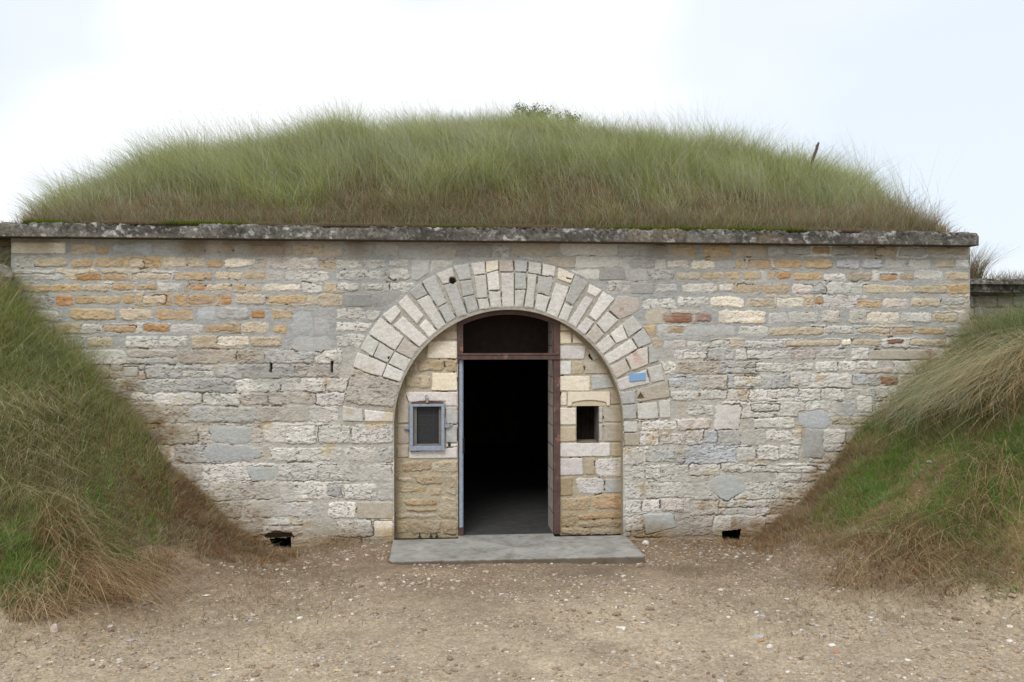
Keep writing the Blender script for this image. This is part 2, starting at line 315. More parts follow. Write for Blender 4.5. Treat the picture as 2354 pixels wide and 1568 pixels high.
# traced stones. first letter = crop, second = colour, optional third = surface
ARCHS = """
Aw 210 1005 360 1060 500 1120 450 1248 300 1215 165 1150;Aw 500 1120 670 1200 632 1300 450 1248;Av 310 835 430 910 360 1055 235 970;Av 430 910 575 1000 505 1115 360 1050;
Av 575 1000 738 1080 675 1197 508 1118;Au 435 655 670 860 580 995 315 825;An 670 862 815 968 740 1078 582 998;Aw 590 540 640 612 535 735 450 640;Aw 655 648 905 880 818 965 560 745;
Aw 605 528 690 440 865 650 790 735;Aw 880 680 995 800 915 870 812 752;Ag 705 415 830 320 905 440 785 500;Av 785 500 910 440 1080 735 1000 800;Ag 840 315 970 245 1085 520 1000 570 910 440;
Ag 1000 570 1085 522 1180 670 1085 730;Av 980 238 1140 170 1175 310 1050 345;Ag 1050 345 1175 318 1290 640 1185 672;
Bg 80 270 340 228 390 485 185 510;Bg 185 510 390 490 435 735 240 775;Bg 245 775 440 735 510 985 325 1055;Bw 365 225 600 190 620 400 430 425;Bv 425 425 625 410 650 790 475 800;
Bv 475 805 655 795 695 970 515 985;Bc 612 195 830 170 830 335 625 390;Bw 630 395 830 335 850 665 655 675;Bv 660 680 860 690 880 955 695 965;Bn 835 170 1060 165 1075 365 835 370;
Bv 865 375 1080 370 1085 945 885 955;Bs 1078 165 1305 180 1285 375 1090 370;Bg 1090 375 1270 385 1285 655 1090 655;Bv 1090 660 1275 660 1230 950 1090 945;Bv 1312 195 1530 220 1520 420 1308 385;
Bv 1295 390 1460 410 1420 700 1400 970 1240 952 1290 650;Bw 1550 230 1765 280 1740 455 1535 430;Bgs 1470 430 1740 460 1670 760 1455 700;Bv 1455 722 1670 770 1590 1045 1405 975;Bw 1760 545 1985 615 1790 1130 1605 1048;
Bc 1803 290 2075 405 2015 565 1785 485;Cg 290 235 425 310 275 530 192 488;Cv 190 505 275 542 215 688 132 650;Cw 430 322 553 385 490 452 402 404;Cu 388 435 463 475 300 740 222 695;
Cw 558 390 670 465 490 680 420 622;Cu 398 635 478 685 385 810 305 750;Cn 672 482 690 442 790 435 890 460 905 560 835 615 710 660 610 570;Cv 603 578 705 665 575 795 495 700;Cn 490 700 575 798 475 898 388 815;
Cv 835 622 935 735 790 838 735 700;Cw 735 702 795 840 680 888 622 795;Cv 610 800 680 890 550 1000 482 905;Cw 822 838 888 935 610 1090 557 1005;Cg 940 735 1015 880 888 932 828 830;
Cn 765 1028 820 1140 677 1222 618 1100;CP 892 935 980 920 985 1085 828 1143 772 1022;Cg 985 920 1020 885 1090 1048 990 1083;Cu 682 1228 962 1130 1003 1262 712 1333;Cv 970 1115 1110 1077 1138 1233 1012 1258;
Cd 872 1320 1168 1237 1193 1393 882 1443;Cg 717 1345 866 1325 858 1452 736 1462;
Eg 537 580 625 572 630 675 541 680;Ev 635 570 770 560 780 673 636 678;Ev 782 550 860 540 865 668 787 670;Ev 541 688 640 688 640 765 545 765;Ewe 665 685 905 685 910 755 665 755;
Ed 545 770 650 770 650 855 547 858;Eve 790 770 950 770 950 850 790 855;Ewe 549 870 675 878 672 985 551 985;Ege 690 885 960 880 958 975 700 970;Eve 551 1000 680 995 685 1095 552 1100;Eve 690 990 790 990 800 1085 690 1090;
Eve 553 1105 678 1103 675 1218 555 1220;Eve 685 1105 950 1100 950 1210 685 1215;Ewe 556 1228 665 1225 665 1320 558 1322;Ewe 670 1222 785 1218 790 1305 670 1315;EPe 795 1218 950 1215 950 1300 800 1300;
Eve 557 1332 665 1330 670 1435 560 1440;Es 672 1320 880 1315 905 1410 690 1465;
Qv 1710 190 1810 205 1815 270 1708 265;Qw 1818 208 1963 222 1962 270 1820 270;Qve 1590 285 1750 285 1745 380 1590 380;Qve 1755 285 1962 280 1962 378 1755 380;Qve 1430 290 1575 285 1580 380 1425 378;
Qve 1345 398 1705 395 1700 470 1350 468;Qve 1715 398 1875 395 1875 470 1715 468;Qge 1885 400 1962 395 1962 472 1885 472;Qve 1590 485 1780 480 1785 565 1590 562;Qve 1790 485 1962 480 1962 568 1792 565;
Qge 1635 580 1705 580 1705 655 1632 640;Qwe 1712 578 1880 578 1880 660 1715 655;Qge 1888 578 1961 580 1961 660 1888 660;Qve 1385 670 1555 668 1555 740 1385 745;Qwe 1635 670 1775 668 1775 752 1640 748;
Qd 1782 668 1960 668 1960 755 1782 755;Qve 1680 765 1860 762 1860 845 1685 845;Qc 1865 762 1960 762 1960 845 1866 848;Qss 1050 290 1250 290 1255 378 1055 375;Qss 1020 385 1250 385 1330 440 1240 470 1030 460;
Qss 1240 490 1380 490 1390 560 1240 570;Ane 165 1160 300 1220 632 1305 592 1440 572 1560 100 1500 120 1300
"""
WALLS = """
Ave 5 105 240 100 250 185 5 190;Ave 262 100 480 105 480 185 262 190;Avr 520 110 720 95 720 180 510 175;Avr 500 190 720 185 735 280 700 300 530 290;Agd 740 100 920 100 915 230 800 310 740 300;Av 925 100 1140 105 1150 145 925 228;
Age 5 200 440 205 430 300 5 310;Ave 5 325 230 325 230 400 5 400;Ave 250 335 460 335 460 400 250 400;AGd 75 430 355 440 355 560 75 565;AGs 360 440 600 405 640 430 590 515 440 560 360 555;Ave 5 575 280 575 290 690 5 685;
Avr 290 590 430 600 430 650 370 700 295 690;Ave 5 700 365 725 310 815 5 805;Ave 10 830 300 835 235 960 10 960;Ags 380 5 590 5 590 78 380 75;Ags 605 5 900 5 910 95 610 78;Ads 905 0 1200 0 1150 90 920 95;
Lcd 65 145 390 215;Lt 420 150 570 215;Lh 575 165 645 220;Lbs 665 155 905 210;Lgs 915 160 1025 220;Lds 1030 165 1215 220;Lds 1220 160 1380 215;Lgs 1387 155 1480 215;Lm 1490 160 1690 220;Lm 1735 155 1810 215;Lds 1910 165 2030 230;Lgs 2040 150 2210 235;Lgs 2230 150 2354 235;
Lt 200 238 400 295;Lo 425 238 550 295;Lo 555 238 740 300;Lt 770 245 855 300;Lt 960 235 1110 300;Lt 1115 240 1220 298;Lh 1230 250 1320 300;Lc 1330 255 1400 240 1515 245 1512 285 1400 300 1330 298;Lt 1535 245 1585 300;
Lg 75 335 390 378;LO 450 345 500 330 610 332 610 378 450 378;Lh 610 335 760 378;Lt 790 330 1010 370;Lo 1030 325 1215 375;Lh 1220 320 1260 370;Lt 1280 320 1440 372;Lo 1445 315 1580 368;
Lo 122 395 300 442;Lo 302 395 480 444;Lt 485 395 650 442;Lo 665 390 800 435;Lh 805 392 930 432;LO 1120 390 1215 438;Lt 1220 390 1370 438;Lo 1395 390 1450 432;Lt 1455 390 1555 440;Lc 1560 395 1785 440;
LO 330 460 435 530;Lo 440 462 725 518;Lo 730 455 805 515;Lt 850 462 985 515;Lh 1115 458 1275 518;LO 1300 455 1370 520;Lt 1390 452 1580 515;Lo 1590 462 1820 515;
Lo 415 540 690 608;Lt 710 540 905 612;Lh 920 545 1150 612;Lbs 1170 535 1275 605;Lg 1295 535 1480 605;LO 1490 545 1575 600;Lo 1615 545 1735 605;Lss 1740 560 1860 560 1870 700 1735 705;Lgs 1862 590 1940 590 1965 690 1872 695;Lgs 1735 712 1960 705 1975 750 1900 805 1735 790;
Lv 480 630 610 675;Lh 620 638 810 682;LO 850 635 1008 682;Lv 1015 630 1210 690;Lh 1215 635 1395 682;Lt 1430 620 1600 688;Lo 1625 635 1710 690;
Lm 515 710 670 770;Lve 745 705 940 775;Lve 945 705 1110 770;Lc 1295 705 1475 765;Lt 1485 705 1670 768;Lge 50 460 320 540;Lve 200 550 350 620;Lg 390 710 490 780;Lgd 730 885 820 945;
Rgs 65 160 240 240;Ro 255 165 410 240;Ro 445 165 625 235;Rm 645 165 825 230;Rbr 830 168 935 225;Rg 960 170 1085 220;Rh 1100 175 1205 215;Rg 1215 175 1345 225;Rd 1355 180 1465 220;Rt 1475 180 1595 225;Rgs 1610 180 1770 230;Rm 1775 180 2020 220;
Rg 15 250 160 305;RP 235 255 360 300;Rc 375 255 520 305;Rgs 530 250 640 300;Rh 720 250 850 308;Ro 880 245 1045 305;Ro 1055 245 1225 305;Rb 1240 250 1380 305;Rb 1395 245 1510 305;Rv 1530 250 1655 305;Rv 1665 250 1800 305;Rm 1825 250 1940 300;Rw 1950 250 2028 300;
Rt 290 320 440 370;Ro 445 320 575 370;Ro 580 320 680 370;Ro 690 320 790 370;Ro 830 320 880 370;RO 890 325 968 370;Ro 985 325 1160 372;Rwe 1165 335 1300 378;Rk 1305 325 1450 378;RO 1500 335 1600 375;Rh 1620 335 1700 370;Rv 1705 310 1870 375;Rt 1885 320 2030 375;
RGd 20 390 155 455;Rb 170 395 300 445;Rv 325 390 535 450;Rv 548 390 630 442;Ro 650 392 780 448;Ro 795 388 960 450;RP 975 395 1100 455;Rt 1400 398 1690 455;Rm 1695 405 1900 455;
Rve 90 480 290 545;Rve 300 475 485 525;Rc 490 470 695 535;Rm 705 475 868 530;Rc 885 475 1050 535;RO 1110 478 1165 515;Ro 1365 485 1510 540;RP 1515 480 1675 535;Rm 1680 480 1860 530;Rg 1865 475 2010 525;
RR 218 568 385 625;RR 405 568 500 620;Rc 540 550 822 630;Ru 835 560 955 628;Rv 958 560 1130 628;Rn 1150 550 1265 625;Rc 1420 558 1615 625;Rv 1620 562 1810 622;Rm 1815 565 1960 622;
RB 245 645 330 690;Rgs 335 640 640 700;Rv 660 640 835 700;Rt 840 650 1165 700;Rv 1180 640 1340 690;Rt 1370 655 1560 692;Rh 1580 655 1700 698;Ro 1710 650 1895 695;
Rv 215 728 350 775;Rve 360 728 610 775;Rve 690 730 930 775;Rt 945 728 1260 765;Rc 1270 722 1330 762;Rt 1335 722 1510 762;RR 1548 730 1635 752;Rm 1680 720 1890 765;
Rwe 330 795 480 840;Rve 710 785 960 840;Rve 1150 780 1300 840;Rdd 1440 785 1805 845;Rve 760 858 990 918;Rve 1000 860 1110 905;Rwe 1120 855 1250 920;Rwe 1255 850 1360 912;Rwe 1365 850 1485 900;Rve 1575 850 1790 930;
Rbe 245 950 350 1010;Rve 630 940 800 1005;Rwr 970 910 1095 1000;Rbe 1340 930 1420 998;Rge 1425 935 1510 998;RRr 1505 945 1610 995;Rwr 1180 1020 1300 1070;Rvr 1475 1000 1550 1070;
Tve 215 115 360 165;Tve 370 110 500 160;Twe 700 105 860 150;Twe 990 100 1090 165;Twr 1145 140 1225 225;Tve 300 185 430 240;Tus 435 185 570 310;Tve 620 180 760 220;Tbs 860 215 1010 300;Tgs 870 302 980 450;Tke 1020 245 1230 285;Twe 690 310 825 365;
Tve 165 325 290 380;Tbr 385 310 450 380;Tvr 545 395 640 468;Twe 650 385 760 460;Twe 765 385 855 455;Tve 470 475 700 520;Tss 430 530 580 535 600 600 500 680 405 600;Tve 310 480 465 540;TPe 215 650 315 725;Tve 620 490 950 525
"""
INFILL = """
Dc 260 148 470 150 470 275 250 270 262 200;DBr 190 285 375 280 372 362 190 362;DBr 380 280 470 277 470 368 378 365;Dy 290 372 470 372 470 500 285 498 292 430;Dmr 100 380 280 385 275 485 100 470;Du 105 505 470 503 470 605 385 605 385 570 105 580;
Dg 385 612 470 612 470 730 385 730;Dg 385 733 470 733 470 862 385 860;Dw 130 925 470 890 470 970 130 975;Dw 388 868 470 868 470 890 388 895;Dd 45 505 100 505 132 590 132 725 45 728;Dd 45 738 132 735 132 870 45 872;Dd 45 885 128 880 128 965 45 968;
DBr 85 1000 285 985 285 1055 85 1070;Dmr 290 990 470 980 470 1070 290 1072;Dmr 50 1105 150 1105 150 1140 50 1135;DBr 160 1090 360 1090 360 1150 190 1150;Dmr 370 1085 470 1080 470 1230 380 1225;DBr 60 1170 250 1160 250 1205 60 1220;DBr 270 1180 360 1175 355 1230 275 1230;
Dhr 95 1260 320 1255 330 1300 110 1305;DBr 110 1320 330 1320 325 1345 120 1345;Dmr 345 1240 470 1245 470 1400 345 1390;Ddr 30 1355 320 1360 330 1390 30 1395;Dmr 30 1405 130 1405 130 1490 30 1500;Dkr 135 1405 355 1405 350 1500 135 1500;Dkr 360 1403 470 1405 470 1510 360 1505;
Dm 340 85 470 75 470 140 380 138 330 110;Dt 400 25 470 10 470 65 395 62;Ddr 110 300 180 290 180 365 120 370;
Ec 88 10 190 70 88 72;Ey 88 80 190 80 188 165 88 168;Ec 198 88 280 165 195 160;Eu 92 175 290 175 275 270 92 270;Ew 97 282 187 280 187 373 103 376;Em 193 282 265 282 275 340 265 370 193 372;Ed 275 290 430 300 440 368 280 368;Eg 300 200 350 190 385 265 335 280;
Ec 95 382 315 380 312 485 97 485;Es 325 378 440 375 485 460 325 478;Ec 110 495 158 493 155 585 108 585;Ec 97 597 220 597 220 715 99 715;Em 102 727 220 727 220 830 102 832;
Eg 373 590 400 590 400 700 373 700;Eg 373 708 400 708 402 828 376 828;Ed 408 585 535 580 540 697 408 697;Ed 408 705 540 705 545 830 410 828;Ed 450 480 515 500 530 570 450 578;Ew 105 838 452 835 452 930 105 935;Em 460 835 545 838 545 932 462 930;
Eu 105 943 262 940 270 1055 105 1062;Em 272 940 345 942 345 1055 280 1055;Ewr 352 942 545 942 545 1068 360 1068;EB 107 1075 195 1072 195 1195 110 1200;Eur 215 1072 408 1075 410 1180 310 1195 235 1188;Eg 415 1080 545 1080 545 1180 415 1178;
EBr 112 1208 318 1205 318 1298 115 1302;Ehr 328 1192 545 1188 550 1290 330 1288;EBr 118 1320 220 1315 225 1405 118 1410;Ehr 228 1322 555 1303 555 1350 240 1362;Ekr 240 1370 555 1357 555 1410 230 1410;Ekr 118 1418 320 1415 320 1465 118 1465;Edr 328 1418 555 1420 555 1462 330 1465
"""

# ------------------------------------------------------------------ main wall
XL, XR = float(M(25, 700)[0]), float(M(2229, 700)[0]); ZT = float(M(1100, 553)[1]) + .03
xs = np.unique(np.concatenate([np.arange(XL, -1.15, .0078), np.arange(-1.15, 2.95, .0055), np.arange(2.95, XR, .0078), [XR]]))
zs = np.arange(-.45, ZT, .0060)
W = Field(xs, zs)
W.traced(WALLS, 'r', gap=.004, clear=.012); W.traced(ARCHS, 'd', gap=.0026, clear=.007)
W.mask = W.I >= 0; W.chk = True; W.I[:] = -1; W.D[:] = -1; W.st.clear()
rowsL = [556, 588, 620, 648, 674, 706, 740, 770, 803, 838, 870, 903, 933, 973, 1021, 1065, 1109, 1151, 1194, 1237, 1276, 1320]
rowsR = [561, 593, 621, 648, 677, 711, 746, 775, 801, 828, 860, 893, 922, 959, 986, 1022, 1063, 1105, 1146, 1181, 1229, 1270, 1320]
ARCHMASK = None
for side, rows, xr in ((0, rowsL, 500), (1, rowsR, 1900)):
    for k in range(len(rows) - 1):
        z1 = float(M(xr, rows[k])[1]); z0 = float(M(xr, rows[k + 1])[1]); hh = z1 - z0
        x = (XL + .02) if side == 0 else .92; xe = .90 if side == 0 else XR
        while x < xe - .04:
            rough = rows[k] > 795
            wd = hh * random.uniform(1.2, 3.4) * (1.15 if rough else 1.25)
            if xe - x - wd < .12: wd = xe - x
            mid = abs(x - ACX) < 1.9 and rows[k] < 720
            if mid: col = random.choice('ggGvdg'); ty = random.choice('dse')
            elif not rough: col = random.choice('tomgvhtvPgo' if side == 0 else 'tovgvuPvwot'); ty = random.choice('rrre')
            else: col = random.choice('vvwgvbungvwPd'); ty = random.choice('eeeer')
            if x < -2.2 and side == 0 and rough: col = random.choice('vgvwdgn')
            g = .004 if (mid or rough) else random.uniform(.007, .012)
            j = lambda a: random.uniform(-a, a)
            ja = .010
            if rough and random.random() < .16 and hh > .15:      # split course
                zm = z0 + hh * random.uniform(.4, .6)
                W.paint([(x + j(ja), z1 + j(ja)), (x + wd + j(ja), z1 + j(ja)), (x + wd + j(ja), zm), (x + j(ja), zm)], col, ty, g)
                W.paint([(x + j(ja), zm), (x + wd + j(ja), zm), (x + wd + j(ja), z0 + j(ja)), (x + j(ja), z0 + j(ja))], random.choice('vgwn'), ty, g)
            else:
                W.paint([(x + j(ja), z1 + j(ja)), (x + wd + j(ja), z1 + j(ja)), (x + wd + j(ja), z0 + j(ja)), (x + j(ja), z0 + j(ja))], col, ty, g)
            x += wd
W.chk = False
k = inarch(W.X, W.Z, ARO - AR + .01) & (W.Z > ASZ + .05); W.I[k] = -1; W.D[k] = -1
W.traced(WALLS, 'r', gap=.004, clear=.012)
W.traced(ARCHS, 'd', gap=.0026, clear=.007)
up = sstep(2.0, 2.35, W.Z)[..., None]
ring = (inarch(W.X, W.Z, ARO - AR - .01) & (W.Z > ASZ))[..., None]
mort = lin((182, 177, 167)) * (1 - up) + lin((164, 163, 159)) * up
mort = np.where(ring, lin((166, 160, 148)), mort)
md = np.where(ring[..., 0], .006, .002 * up[..., 0] + .006 * (1 - up[..., 0]))
W.smear = .55 + .45 * sstep(2.3, 1.9, W.Z)
W.finish(mort, md)
crk = fbm(W.X * 6 + 77, W.Z * 6, 3)
def blur(A, k):
    c_ = np.cumsum(np.pad(A.astype(float), ((k + 1, k), (0, 0)), mode='edge'), 0); A = (c_[2 * k + 1:] - c_[:-2 * k - 1]) / (2 * k + 1)
    c_ = np.cumsum(np.pad(A, ((0, 0), (k + 1, k)), mode='edge'), 1); return (c_[:, 2 * k + 1:] - c_[:, :-2 * k - 1]) / (2 * k + 1)
bl_ = blur(W.I >= 0, 3)
deep = (W.I < 0) & (bl_ > .47) & (((crk > -.4) & ring[..., 0]) | ((crk > .16) & (W.Z < 2.25) & ~ring[..., 0]) | (crk > .40))
W.H[deep] -= .015; W.C[deep] *= np.array([.55, .50, .43])
def carve(F_, P, depth, col=None, w=.01, d=0.0):
    P = np.array(P, float).reshape(-1, 2); i0, i1 = np.searchsorted(F_.xs, [P[:, 0].min() - .05, P[:, 0].max() + .05]); j0, j1 = np.searchsorted(F_.zs, [P[:, 1].min() - .05, P[:, 1].max() + .05])
    sl = (slice(i0, i1), slice(j0, j1)); q = sdf(P, F_.X[sl] + F_.wx2[sl] * .006, F_.Z[sl] + F_.wz2[sl] * .006); k = sstep(-w * .3, w, q)
    F_.H[sl] -= depth * k
    if col is not None: F_.C[sl] = F_.C[sl] * (1 - k[..., None]) + lin(col) * k[..., None]
def cq(c, *v, d=0.0):
    v = np.array(v, float).reshape(-1, 2); return np.stack(CM(c, v[:, 0], v[:, 1], d), 1)
carve(W, cq('L', 1600, 858, 1616, 870, 1612, 922, 1598, 918), .07, (45, 40, 34), .006)
carve(W, cq('L', 1962, 850, 1978, 852, 1974, 922, 1961, 920), .07, (45, 40, 34), .006)
carve(W, cq('A', 1105, 285, 1130, 265, 1165, 275, 1185, 315, 1150, 345, 1110, 330), .05, (58, 48, 34), .012)
carve(W, cq('B', 450, 415, 530, 412, 532, 430, 450, 432), .03, (50, 44, 40), .004)
carve(W, cq('B', 1925, 455, 2030, 480, 2020, 498, 1940, 480), .03, (50, 44, 36), .004)
carve(W, cq('C', 910, 1345, 947, 1402, 910, 1412, 877, 1408), .02, (108, 92, 66), .004)
carve(W, cq('E', 785, 1230, 796, 1228, 797, 1285, 787, 1285), .05, (45, 40, 34), .005)
carve(W, cq('A', 505, 1050, 530, 1050, 520, 1078, 508, 1075), .03, (45, 40, 34), .006)
DRAINS = [cq('Q', 1342, 855, 1452, 848, 1452, 912, 1380, 910), cq('T', 470, 815, 568, 803, 556, 868, 480, 877)]
carve(W, cq('Q', 1310, 835, 1370, 812, 1455, 822, 1470, 850, 1340, 862), .05, (140, 112, 74), .03)
# stains: damp brown streaks below the coping, pale limewash, rust-pink splash, soil splash near the ground
def stain(F_, fac, col):
    fac = np.clip(fac, 0, 1)[..., None]; cc_ = lin(col); F_.C[:] = F_.C * (1 - fac) + (F_.C * .55 * (cc_ / .42) + cc_ * .42) * fac
st = sstep(.0, .6, fbm(W.X * 2.2, W.Z * .25 + 9, 3)) * sstep(3.12, 3.5, W.Z)
stain(W, st * .75, (128, 116, 96))
stain(W, sstep(.22, -.10, W.Z + .1 * fbm(W.X * 3, W.Z * 3, 3)) * .85, (128, 108, 78))
stain(W, sstep(.25, .7, fbm(W.X * 1.3 + 5, W.Z * 1.6, 4)) * sstep(2.2, 1.6, W.Z) * .5, (140, 138, 134))
stain(W, sstep(.3, .6, fbm(W.X * 4 + 3, W.Z * 6 + 60, 4)) * sstep(2.3, 1.8, W.Z) * .55, (166, 148, 112))
for c_, x_, y_, rr, cc in (('C', 850, 965, .055, (168, 108, 96)), ('C', 730, 570, .05, (160, 120, 100)), ('C', 880, 1040, .07, (178, 140, 130))):
    x0, z0 = CM(c_, x_, y_); q = np.hypot(W.X - x0, W.Z - z0) + .03 * fbm(W.X * 20, W.Z * 20, 3); stain(W, sstep(rr, rr * .3, q) * .5, cc)

stain(W, sstep(1.25, .3, np.hypot((W.X + 2.0) / 1.3, (W.Z - 1.95) / .55)) * sstep(-.35, .35, fbm(W.X * 2.5, W.Z * 5 + 3, 4)) * .55, (132, 134, 134))
stain(W, sstep(1.2, .3, np.hypot((W.X + .75) / .55, (W.Z - 3.0) / .6)) * sstep(-.4, .3, fbm(W.X * 2.5 + 5, W.Z * 4 + 3, 4)) * .6, (140, 141, 139))
stain(W, sstep(1.2, .4, np.hypot((W.X - 2.7) / 1.1, (W.Z - 3.2) / .35)) * .4, (146, 145, 141))
_l = sorted((float(M(a, b)[0]), float(M(a, b)[1])) for a, b in ((0, 640), (100, 730), (200, 830), (330, 930), (400, 1040), (470, 1130), (560, 1215), (640, 1262))); _r = sorted((float(M(a, b)[0]), float(M(a, b)[1])) for a, b in ((2353, 740), (2240, 770), (2130, 855), (2050, 925), (1960, 1010), (1900, 1070), (1830, 1150), (1750, 1220), (1680, 1260)))
_e = np.maximum(np.interp(W.X, [q[0] for q in _l], [q[1] for q in _l]), np.interp(W.X, [q[0] for q in _r], [q[1] for q in _r]))
stain(W, sstep(.34, .02, W.Z - _e + .30 * fbm(W.X * 3 + 8, W.Z * 3, 4)) * (.35 + .5 * sstep(-.3, .4, fbm(W.X * 14, W.Z * 14, 4))) * ((W.X < -1.9) | (W.X > 3.6)), (136, 118, 92))
KEEPM = lambda x, z: ~inarch(x, z, .022)
def indr(x, z):
    r = np.zeros(x.shape, bool)
    for P in DRAINS:
        a, b, c_, d_ = P[:, 0].min(), P[:, 0].max(), P[:, 1].min(), P[:, 1].max(); m_ = (x > a) & (x < b) & (z > c_) & (z < d_)
        r[m_] = sdf(P, x[m_], z[m_]) > 0
    return r
V, Fa, Cc = W.mesh(lambda x, z: KEEPM(x, z) & ~indr(x, z), 0.0)
# intrados strip
th = np.linspace(math.pi, 0, 420); zj = np.arange(-.45, ASZ, .008)
path = np.concatenate([np.stack([np.full(len(zj), ACX - AR), zj], 1), np.stack([ACX + AR * np.cos(th), ASZ + AR * np.sin(th)], 1), np.stack([np.full(len(zj), ACX + AR), zj[::-1]], 1)])
nrm = np.concatenate([np.tile([-1., 0.], (len(zj), 1)), np.stack([np.cos(th), np.sin(th)], 1), np.tile([1., 0.], (len(zj), 1))])
offs = np.array([.06, .05, .04, .03, .022, .014, .008, .004, .001, 0, 0, 0, 0, 0, 0, 0, 0]); ys = [None] * 9 + [.004, .012, .025, .045, .07, .10, .13, .17]
SV, SC = [], []
gm = lin((168, 156, 134))
for o_, y_ in zip(offs, ys):
    p = path + nrm * o_; h, c = W.sample(path[:, 0] + nrm[:, 0] * max(o_, .003), path[:, 1] + nrm[:, 1] * max(o_, .003))
    nn = fbm(path[:, 0] * 22 + path[:, 1] * 13, np.full(len(path), (y_ or 0) * 60 + 3), 3)
    if y_ is None: yy = -h - .0018
    else:
        yy = np.full(len(path), y_) - h * max(0, 1 - y_ / .03); kk = min(1, y_ / .03)
        c = c * (1 - kk) + gm * (1 + .25 * nn)[:, None] * kk; p = p + nrm * (nn * .004 * kk)[:, None]
    SV.append(np.stack([p[:, 0], yy, p[:, 1]], 1)); SC.append(c)
n1 = len(path); ii = np.arange(n1 - 1); SF = np.concatenate([np.stack([ii + a * n1, ii + 1 + a * n1, ii + 1 + (a + 1) * n1, ii + (a + 1) * n1], 1) for a in range(len(offs) - 1)])
V2 = np.concatenate([V] + SV); C2 = np.concatenate([Cc] + SC); F2 = np.concatenate([Fa, SF + len(V)])
casemate = empty('stone_casemate', (0, 0, 0), 'pale and orange rubble stone front with a round arched doorway, dug under the grassy mound', 'bunker')
mesh_np('masonry_wall', V2, F2, M_STONE, casemate, C2)

# ------------------------------------------------------------------ arch infill (recessed 14 cm)
REC = .14
DX0, DX1 = float(M(1052.5, 900, REC)[0]), float(M(1286, 900, REC)[0])
WX0, WX1 = [float(CM('D', a, 700, REC)[0]) for a in (150, 368)]; WZ1, WZ0 = [float(CM('D', 255, a, REC)[1]) for a in (575, 905)]
NX0, NX1 = [float(CM('E', a, 700, REC)[0]) for a in (221, 372)]; NZ1, NZ0 = [float(CM('E', 300, a, REC)[1]) for a in (583, 834)]
SLZ = -.03
ix = np.unique(np.concatenate([np.arange(ACX - AR - .06, DX0, .0055), [DX0], np.arange(DX1, ACX + AR + .06, .0055), [WX0, WX1, NX0, NX1]]))
iz = np.unique(np.concatenate([np.arange(SLZ - .02, 2.74, .0055), [WZ0, WZ1, NZ0, NZ1]]))
I_ = Field(ix, iz)
I_.traced(INFILL, 'd', REC, .0035, .006)
imort = np.where((I_.Z < .95)[..., None], lin((172, 160, 137)), lin((174, 165, 147)))
I_.finish(imort, np.full(I_.X.shape, .006))
crk = fbm(I_.X * 7 + 33, I_.Z * 7, 3)
deep = (I_.I < 0) & (blur(I_.I >= 0, 3) > .52) & (crk > -.25) & ((I_.X > 1) | (I_.Z > 1.0)) & (np.hypot(I_.X - ACX, np.maximum(I_.Z - ASZ, 0)) < AR - .09)
I_.H[deep] -= .022; I_.C[deep] *= np.array([.36, .33, .3])
# soil splash low down, browner band along the arch edge, carved shapes
stain(I_, sstep(.35, .0, I_.Z + .1 * fbm(I_.X * 3, I_.Z * 3, 3)) * .5, (150, 132, 98))
stain(I_, sstep(AR - .14, AR - .02, np.hypot(I_.X - ACX, np.maximum(I_.Z - ASZ, 0)) + .03 * fbm(I_.X * 9, I_.Z * 9, 3)) * .6, (140, 128, 104))
carve(I_, cq('E', 105, 492, 118, 492, 116, 515, 105, 520, d=REC), .06, (40, 34, 30), .006)
carve(I_, cq('E', 302, 240, 312, 228, 318, 246, 330, 262, 332, 285, 310, 258, d=REC), .05, (40, 34, 30), .005)
carve(I_, cq('D', 403, 862, 421, 862, 420, 888, 404, 888, d=REC), .03, (36, 32, 30), .004)
def keepi(x, z):
    return ~((x > DX0) & (x < DX1)) & ~((x > WX0) & (x < WX1) & (z > WZ0) & (z < WZ1)) & ~((x > NX0) & (x < NX1) & (z > NZ0) & (z < NZ1))
V, Fa, Cc = I_.mesh(keepi, REC)
# return edges of the stone around the openings
def ret(x0, z0, x1, z1, ya, yb, n=60, col=(176, 166, 148), rows=None):
    t = np.linspace(0, 1, n); X = x0 + (x1 - x0) * t; Z = z0 + (z1 - z0) * t; m_ = 10; yy = np.linspace(ya, yb, m_)
    P = np.stack([np.repeat(X, m_), np.tile(yy, n), np.repeat(Z, m_)], 1); nn = fbm(P[:, 1] * 18 + x0 * 9, (P[:, 0] + P[:, 2]) * 14, 3)
    c = lin(col) * (1 + .22 * nn)[:, None]
    if rows is not None:
        dd = np.min(np.abs(P[:, 2][:, None] - np.array(rows)[None]), 1); c = np.where((dd < .007)[:, None], c * .35, c)
    idx = np.arange(n * m_).reshape(n, m_); q = np.stack([idx[:-1, :-1], idx[1:, :-1], idx[1:, 1:], idx[:-1, 1:]], -1).reshape(-1, 4)
    return P, q, c
def join(lst):
    Vs, Fs, Cs = [], [], []; n = 0
    for v, f, c in lst:
        Vs.append(v); Fs.append(f + n); Cs.append(c); n += len(v)
    return np.concatenate(Vs), np.concatenate(Fs), np.concatenate(Cs)
jr = [float(CM('C', 60, a, .3)[1]) for a in (780, 905, 1040, 1200, 1350, 1480)] + [float(CM('E', 40, a, .3)[1]) for a in (715, 850, 1010, 1160, 1300)]
parts = [(V, Fa, Cc)]
parts += [ret(WX0, WZ0, WX0, WZ1, REC - .005, .5), ret(WX1, WZ0, WX1, WZ1, REC - .005, .5), ret(WX0, WZ1, WX1, WZ1, REC - .005, .5), ret(WX0, WZ0, WX1, WZ0, REC - .005, .5)]
V, Fa, Cc = join(parts)
mesh_np('arch_infill', V, Fa, M_STONE, casemate, Cc)
RX0, RX1 = float(M(1064, 900, REC)[0]), float(M(1271.5, 900, REC)[0])    # clear opening between jambs
RD = REC + .50
